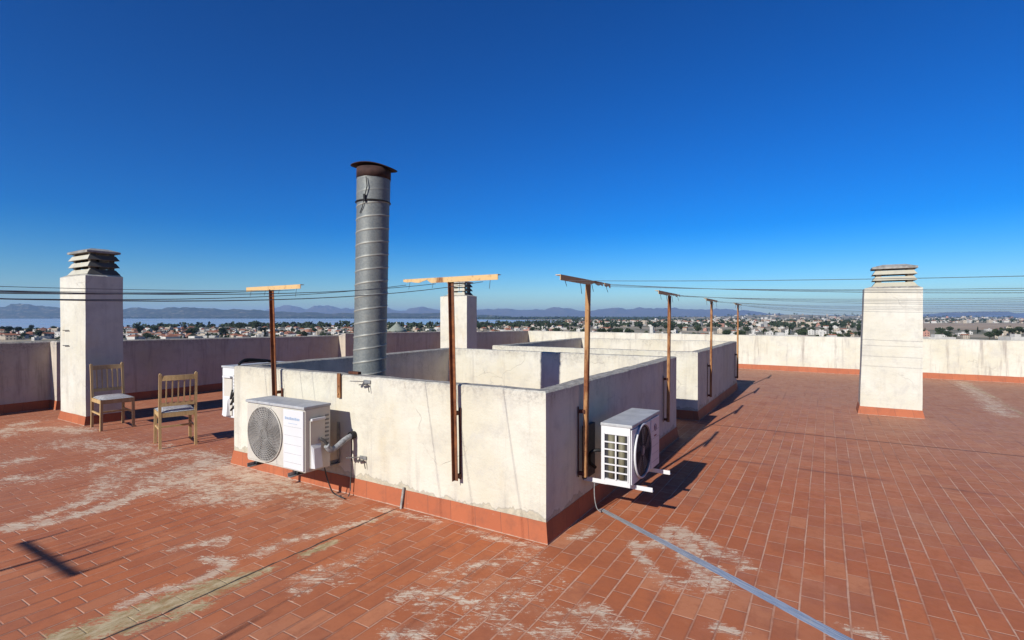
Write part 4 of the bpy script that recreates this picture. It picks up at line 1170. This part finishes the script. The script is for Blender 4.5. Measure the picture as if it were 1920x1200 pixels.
        g = MB(); g.hexa([(W + .0125, D * .22, .03), (W + .0125, D * .60, .03), (W + .05, D * .56, .03), (W + .05, D * .26, .03)],
                         [(W + .0125, D * .22, H_ * .42), (W + .0125, D * .60, H_ * .42), (W + .03, D * .54, H_ * .36), (W + .03, D * .28, H_ * .36)])
        P(g, 'valve_cover', M['white_enamel'])
        g = MB(); g.box(W + .0125, D * .20, H_ * .79, W + .035, D * .72, H_ * .83, .004); P(g, 'side_handle', M['white_enamel'])
        g = MB()
        for k in range(9): g.box(W + .0005, D * .80, H_ * .30 + k * H_ * .065, W + .004, D * .93, H_ * .33 + k * H_ * .065)
        P(g, 'side_slots', M['fan_grey'])
    return root
def bracket(loc, rz, W, D, reach, back, mat, label, zdrop=.0):
    root = empty('wall_bracket', loc, label, 'bracket', rz=rz)
    for x in (.10, W - .14) if W > .5 else (0,):
        g = MB()
        g.box(x, -reach, -.036, x + .036, back, -.031); g.box(x, -reach, -.0305, x + .004, back, -.002)
        g.build('arm', mat, root)
        g = MB(); g.box(x, back - .006, -.0305, x + .036, back, .34); g.build('upright', mat, root)
        for yy in (.03, D - .05):
            g = MB(); g.disc((x + .02, yy, -.016), (0, 0, 1), .017, .028, 12); g.build('rubber_foot', M['black'], root)
    return root

aircon((-4.545, 2.785, .292), 0, .82, .27, .545, 'cream', 'old cream air conditioner with big grey fan guard on the near wall at left')
bracket((-4.545, 2.785, .292), 0, .82, .27, .055, .462, M['steel'], 'pair of steel brackets carrying the cream air conditioner')
aircon((-1.25, 3.805, .305), R(90), .755, .245, .465, 'grille', 'white air conditioner with open side grille on the shaded side wall')
bracket((-1.25, 3.805, .305), R(90), .755, .245, .13, .437, M['white_enamel'], 'pair of white brackets carrying the air conditioner with the side grille')
aircon((-6.42, 3.62 + .78, .37), R(-90), .78, .32, .62, 'plain', 'white air conditioner half hidden behind the left end of the near wall')
bracket((-6.42, 3.62 + .78, .37), R(-90), .78, .32, .06, .86, M['steel'], 'pair of brackets carrying the half hidden air conditioner')
# pipework
def cable(name, pts, r, mat, label, cat, sm=5):
    P_ = [Vector(p) for p in pts]; out = []
    for i in range(len(P_) - 1):
        p0 = P_[max(i - 1, 0)]; p1 = P_[i]; p2 = P_[i + 1]; p3 = P_[min(i + 2, len(P_) - 1)]
        for k in range(sm):
            t = k / sm
            out.append(.5 * ((2 * p1) + (-p0 + p2) * t + (2 * p0 - 5 * p1 + 4 * p2 - p3) * t * t + (-p0 + 3 * p1 - 3 * p2 + p3) * t ** 3))
    out.append(P_[-1]); g = MB(); g.tube(out, r, 8)
    return tag(g.build(name, mat, origin=tuple(P_[0])), label, cat)
cable('insulated_pipe', [(-3.66, 2.96, .50), (-3.655, 3.0, .455), (-3.65, 3.06, .47), (-3.64, 3.14, .515), (-3.64, 3.21, .535)], .026, M['foam'], 'thick grey insulated pipe from the cream air conditioner into the wall', 'pipe')
cable('insulated_pipe', [(-3.70, 2.93, .56), (-3.675, 2.955, .535), (-3.66, 2.985, .48)], .014, M['dark_steel'], 'short dark pipe elbow on the side of the cream air conditioner', 'pipe')
g = MB(); g.disc((-3.64, 3.225, .54), (0, 1, 0), .034, .045, 20); tag(g.build('pipe_sleeve', M['black'], origin=(-3.64, 3.225, .54)), 'black round sleeve where the insulated pipe enters the wall', 'pipe sleeve')
cable('drain_cable', [(-3.64, 3.22, .51), (-3.635, 3.215, .4), (-3.64, 3.21, .2), (-3.63, 3.19, .05), (-3.62, 3.16, .01)], .005, M['dark_steel'], 'thin dark cable hanging below the black sleeve to the tiles', 'cable')
cable('drain_cable', [(-3.735, 3.0, .29), (-3.73, 3.02, .2), (-3.735, 3.08, .06), (-3.70, 3.12, .012), (-3.6, 3.10, .012)], .006, M['dark_steel'], 'thin cable hanging under the cream air conditioner', 'cable')
cable('drain_cable', [(-1.60, 3.93, .27), (-1.605, 3.94, .15), (-1.59, 3.95, .05), (-1.56, 3.97, .012)], .004, M['foam'], 'thin pale tube hanging under the white side wall air conditioner', 'tube')
cable('black_hose', [(-1.50, 4.0, .48), (-1.56, 3.96, .52), (-1.63, 3.93, .50), (-1.65, 3.95, .42), (-1.62, 4.0, .36)], .014, M['black'], 'black hose behind the white side wall air conditioner', 'hose')
g = MB(); g.box(-1.688, 3.88, .29, -1.655, 4.08, .72, .004); tag(g.build('dark_hollow_plate', M['dark_steel'], origin=(-1.67, 3.98, .29)), 'dark plate added for the dark hollow behind the side wall air conditioner', 'plate')  # dark sheet put in for the shaded hollow behind the unit
for k, lab in enumerate(('upper', 'middle', 'lower')):
    cable('black_hose', [(-6.16 + .04 * k, 3.60, .72 - .08 * k), (-6.13, 3.56, .62 - .07 * k), (-6.02, 3.55, .72 - .09 * k), (-5.93, 3.56, .80 - .1 * k), (-5.80, 3.6, .84 - .1 * k)], .011, M['black'], lab + ' black hose on the side of the half hidden air conditioner', 'hose')
cable('cable_bundle', [(-5.47, 3.27, 1.09), (-5.50, 3.36, 1.13), (-5.48, 3.50, 1.12), (-5.46, 3.62, 1.10), (-5.52, 3.74, 1.06), (-5.60, 3.76, .9)], .016, M['black'], 'black cable bundle lying over the left wall top', 'cable')
cable('cable_bundle', [(-5.56, 3.30, 1.0), (-5.53, 3.33, 1.10), (-5.46, 3.44, 1.105), (-5.44, 3.56, 1.10), (-5.5, 3.68, 1.10)], .010, M['black'], 'thinner black cable beside the bundle on the left wall top', 'cable')

# small empty brackets and scrap on the near wall
def stub(x, z, label):
    root = empty('small_bracket', (x, 3.245, z), label, 'bracket')
    g = MB(); g.bar((x - .02, 3.24, z), (x - .07, 3.13, z + .012), .022, .005); g.bar((x - .02, 3.24, z), (x + .06, 3.243, z), .006, .03, up=(0, 0, 1)); part(g, 'arm', M['steel'], root)
    g = MB(); g.bar((x - .03, 3.20, z - .025), (x + .04, 3.225, z - .022), .03, .006); part(g, 'plate', M['dark_steel'], root)
    g = MB(); g.tube([(x + .045, 3.225, z - .01), (x + .055, 3.225, z - .05), (x + .06, 3.23, z - .09)], .004, 5); part(g, 'wire_end', M['dark_steel'], root)
stub(-3.49, 1.03, 'upper empty steel bracket on the near wall below the duct')
stub(-3.54, .35, 'lower empty steel bracket on the near wall beside the cream air conditioner')
g = MB(); g.box(-3.845, 3.226, .86, -3.805, 3.243, 1.085, .002)
for z in (.90, .97): g.disc((-3.825, 3.222, z), (0, 1, 0), .008, .008, 10)
tag(g.build('rusty_strip', M['rust_gold'], origin=(-3.825, 3.235, .86)), 'short rusty vertical strip bolted to the near wall below the duct', 'metal strip')

# sealing strip on the tiles
def mat_tape():
    t = NT('bitumen_tape', .6); X, Y, Z = t.xyz(t.pos())
    n1 = t.noise(9, 6, .75); n2 = t.noise(3, 5, .7)
    c = t.mix(t.ss(t.ma('ADD', X, t.ma('MULTIPLY', n2, 1.2)), -.7, .2), (.30, .29, .275), (.27, .34, .46))
    al = t.ma('ADD', t.ma('MULTIPLY', X, .855), t.ma('MULTIPLY', Y, -.519)); ac = t.ma('ADD', t.ma('MULTIPLY', X, .519), t.ma('MULTIPLY', Y, .855))
    n3 = t.noise(1, 6, .75, t.cmb(t.ma('MULTIPLY', al, 5), t.ma('MULTIPLY', ac, 130), 0))
    c = t.mix(t.ss(n3, .45, .62, 0, .8), c, (.55, .57, .60))
    c = t.mix(t.ss(n3, .50, .36, 0, .7), c, (.17, .20, .27))
    c = t.mix(t.ss(t.noise(26, 6, .8), .56, .66, 0, .8), c, (.50, .44, .37))
    c = t.mix(t.ss(n1, .55, .72, 0, .6), c, (.42, .36, .31))
    return t.out(c, .85, n1, .3, .002)
M['tape'] = mat_tape()
g = MB(); A = Vector((-1.60, 4.06)); B = Vector((1.3, 2.30)); d = (B - A).normalized(); nn = Vector((-d.y, d.x)); N_ = 90; rows_ = []
for i in range(N_ + 1):
    f = i / N_; c_ = A + (B - A) * f + nn * .008 * math.sin(f * 5); w = .026 + .011 * min(1, f * 2.5)
    row = []
    for k, (o_, z) in enumerate(((-1, .0022), (-.97, .0028), (-.4, .0030), (0, .0032), (.4, .0030), (.97, .0028), (1, .0022))):
        j = .004 * mnoise.noise(Vector((i * .5, k * 3.1, 0)))
        q = c_ + nn * (o_ * w + j); row.append(g.bm.verts.new((q.x, q.y, z + (.0005 * mnoise.noise(Vector((i * .9, k, 4))) if 0 < k < 6 else 0))))
    rows_.append(row)
for a_, b_ in zip(rows_, rows_[1:]):
    for k in range(6): g.bm.faces.new((a_[k], a_[k + 1], b_[k + 1], b_[k])).smooth = False
tag(g.build('sealing_strip', M['tape']), 'grey blue sealing strip stuck diagonally over the red tiles at right', 'sealing strip')

# cement lumps where the crack meets the skirting
g = MB(); g.bar((-3.03, 3.205, .0), (-3.03, 3.238, .17), .022, .012)
jitter(g.bm, .004, 20); tag(g.build('mortar_patch', M['mortar'], origin=(-3.03, 3.22, 0)), 'grey mortar filling the crack in the skirting of the near wall', 'mortar')

# ------------------------------------------------------------------ chairs
def chair(loc, rz, W, D, label):
    """local: back posts at x=0, front legs at x=D, y from -W/2 to W/2; the chair looks to +x"""
    root = empty('wooden_chair', loc, label, 'chair', 'pine dining chairs', rz)
    HB = .915; s_ = .030
    def P(mb, n_, m_=None): return mb.build(n_, m_ or M['wood'], root)
    for sy in (-1, 1):
        y = sy * (W / 2)
        g = MB(); 
        pts = [(0, y, 0), (.012, y, .22), (.014, y, .45), (-.006, y, .68), (-.035, y, HB)]
        for a, b in zip(pts, pts[1:]): g.bar(a, (b[0], b[1], b[2] + .0001), s_, s_ * .95, up=(1, 0, 0))
        g.ring((-.035, y, HB), (0, 0, 1), .004, .008, 10, 6)
        P(g, 'back_post')
        g = MB(); g.bar((D, y * 1.02, 0), (D, y, .435), s_ * 1.05, s_ * 1.05, up=(1, 0, 0)); P(g, 'leg')
        g = MB(); g.bar((.02, y, .405), (D - .016, y, .405), .020, .052); P(g, 'seat_rail')
        g = MB(); g.bar((.02, y, .235), (D - .016, y, .225), .016, .022); P(g, 'stretcher')
    for x in (.012, D): 
        g = MB(); g.bar((x, -W / 2 + .016, .405), (x, W / 2 - .016, .405), .020, .055); P(g, 'seat_rail')
    g = MB(); g.bar((D * .5, -W / 2 + .009, .23), (D * .5, W / 2 - .009, .23), .016, .022); P(g, 'stretcher')
    g = MB()
    for i in range(7):
        f0, f1 = i / 6, 0
    n_ = 8
    for i in range(n_):
        y0_, y1_ = -W / 2 + .016 + (W - .032) * i / n_, -W / 2 + .016 + (W - .032) * (i + 1) / n_
        b0, b1 = -.03 - .012 * math.sin(math.pi * i / n_), -.03 - .012 * math.sin(math.pi * (i + 1) / n_)
        g.hexa([(b0 - .009, y0_, .83), (b1 - .009, y1_, .83), (b1 + .009, y1_, .83), (b0 + .009, y0_, .83)], [(b0 - .011, y0_, .893), (b1 - .011, y1_, .893), (b1 + .007, y1_, .893), (b0 + .007, y0_, .893)])
    bmesh.ops.remove_doubles(g.bm, verts=g.bm.verts, dist=.0002)
    P(g, 'top_rail')
    g = MB(); g.bar((.0, -W / 2 + .016, .535), (.0, W / 2 - .016, .535), .018, .045); P(g, 'lower_rail')
    for i in range(5):
        y = -W / 2 + W * (i + 1) / 6; g = MB(); g.bar((0, y, .5575), (-.032, y, .8295), .012, .026, up=(1, 0, 0)); P(g, 'slat')
    # padded seat
    g = MB(); n_ = 10; rows_ = []
    for i in range(n_ + 1):
        row = []
        for j in range(n_ + 1):
            u, v = i / n_ * 2 - 1, j / n_ * 2 - 1
            x = D * .5 + .012 + u * (D / 2 + .012); y = v * (W / 2 + .012) * (.93 + .07 * (u + 1) / 2)
            z = .436 + .034 * (1 - abs(u) ** 3.5) ** .5 * (1 - abs(v) ** 3.5) ** .5
            row.append(g.bm.verts.new((x, y, z)))
        rows_.append(row)
    for a_, b_ in zip(rows_, rows_[1:]):
        for k in range(n_): g.bm.faces.new((a_[k], b_[k], b_[k + 1], a_[k + 1])).smooth = True
    bmesh.ops.solidify(g.bm, geom=list(g.bm.faces), thickness=.006)
    P(g, 'seat', M['seat'])
    return root
chair((-9.12, 3.44, 0), R(-6), .375, .44, 'wooden chair with white seat standing against the left chimney, facing right')
chair((-6.845, 3.315, 0), R(162), .375, .41, 'wooden chair with white seat in the open sun, its slatted back towards the near wall')

# ------------------------------------------------------------------ the air itself
hz = MB(); hz.box(-30000, -9000, GZ - 1, 26000, 30000, 560)
hm = bpy.data.materials.new('haze_air'); hm.use_nodes = True; ht_ = hm.node_tree
for n_ in list(ht_.nodes): ht_.nodes.remove(n_)
pv = ht_.nodes.new('ShaderNodeVolumePrincipled'); mo = ht_.nodes.new('ShaderNodeOutputMaterial')
pv.inputs['Color'].default_value = (.42, .66, 1.0, 1); pv.inputs['Density'].default_value = 4.6e-5; pv.inputs['Anisotropy'].default_value = .1
ht_.links.new(pv.outputs[0], mo.inputs['Volume'])
tag(hz.build('haze', hm), kind='stuff')
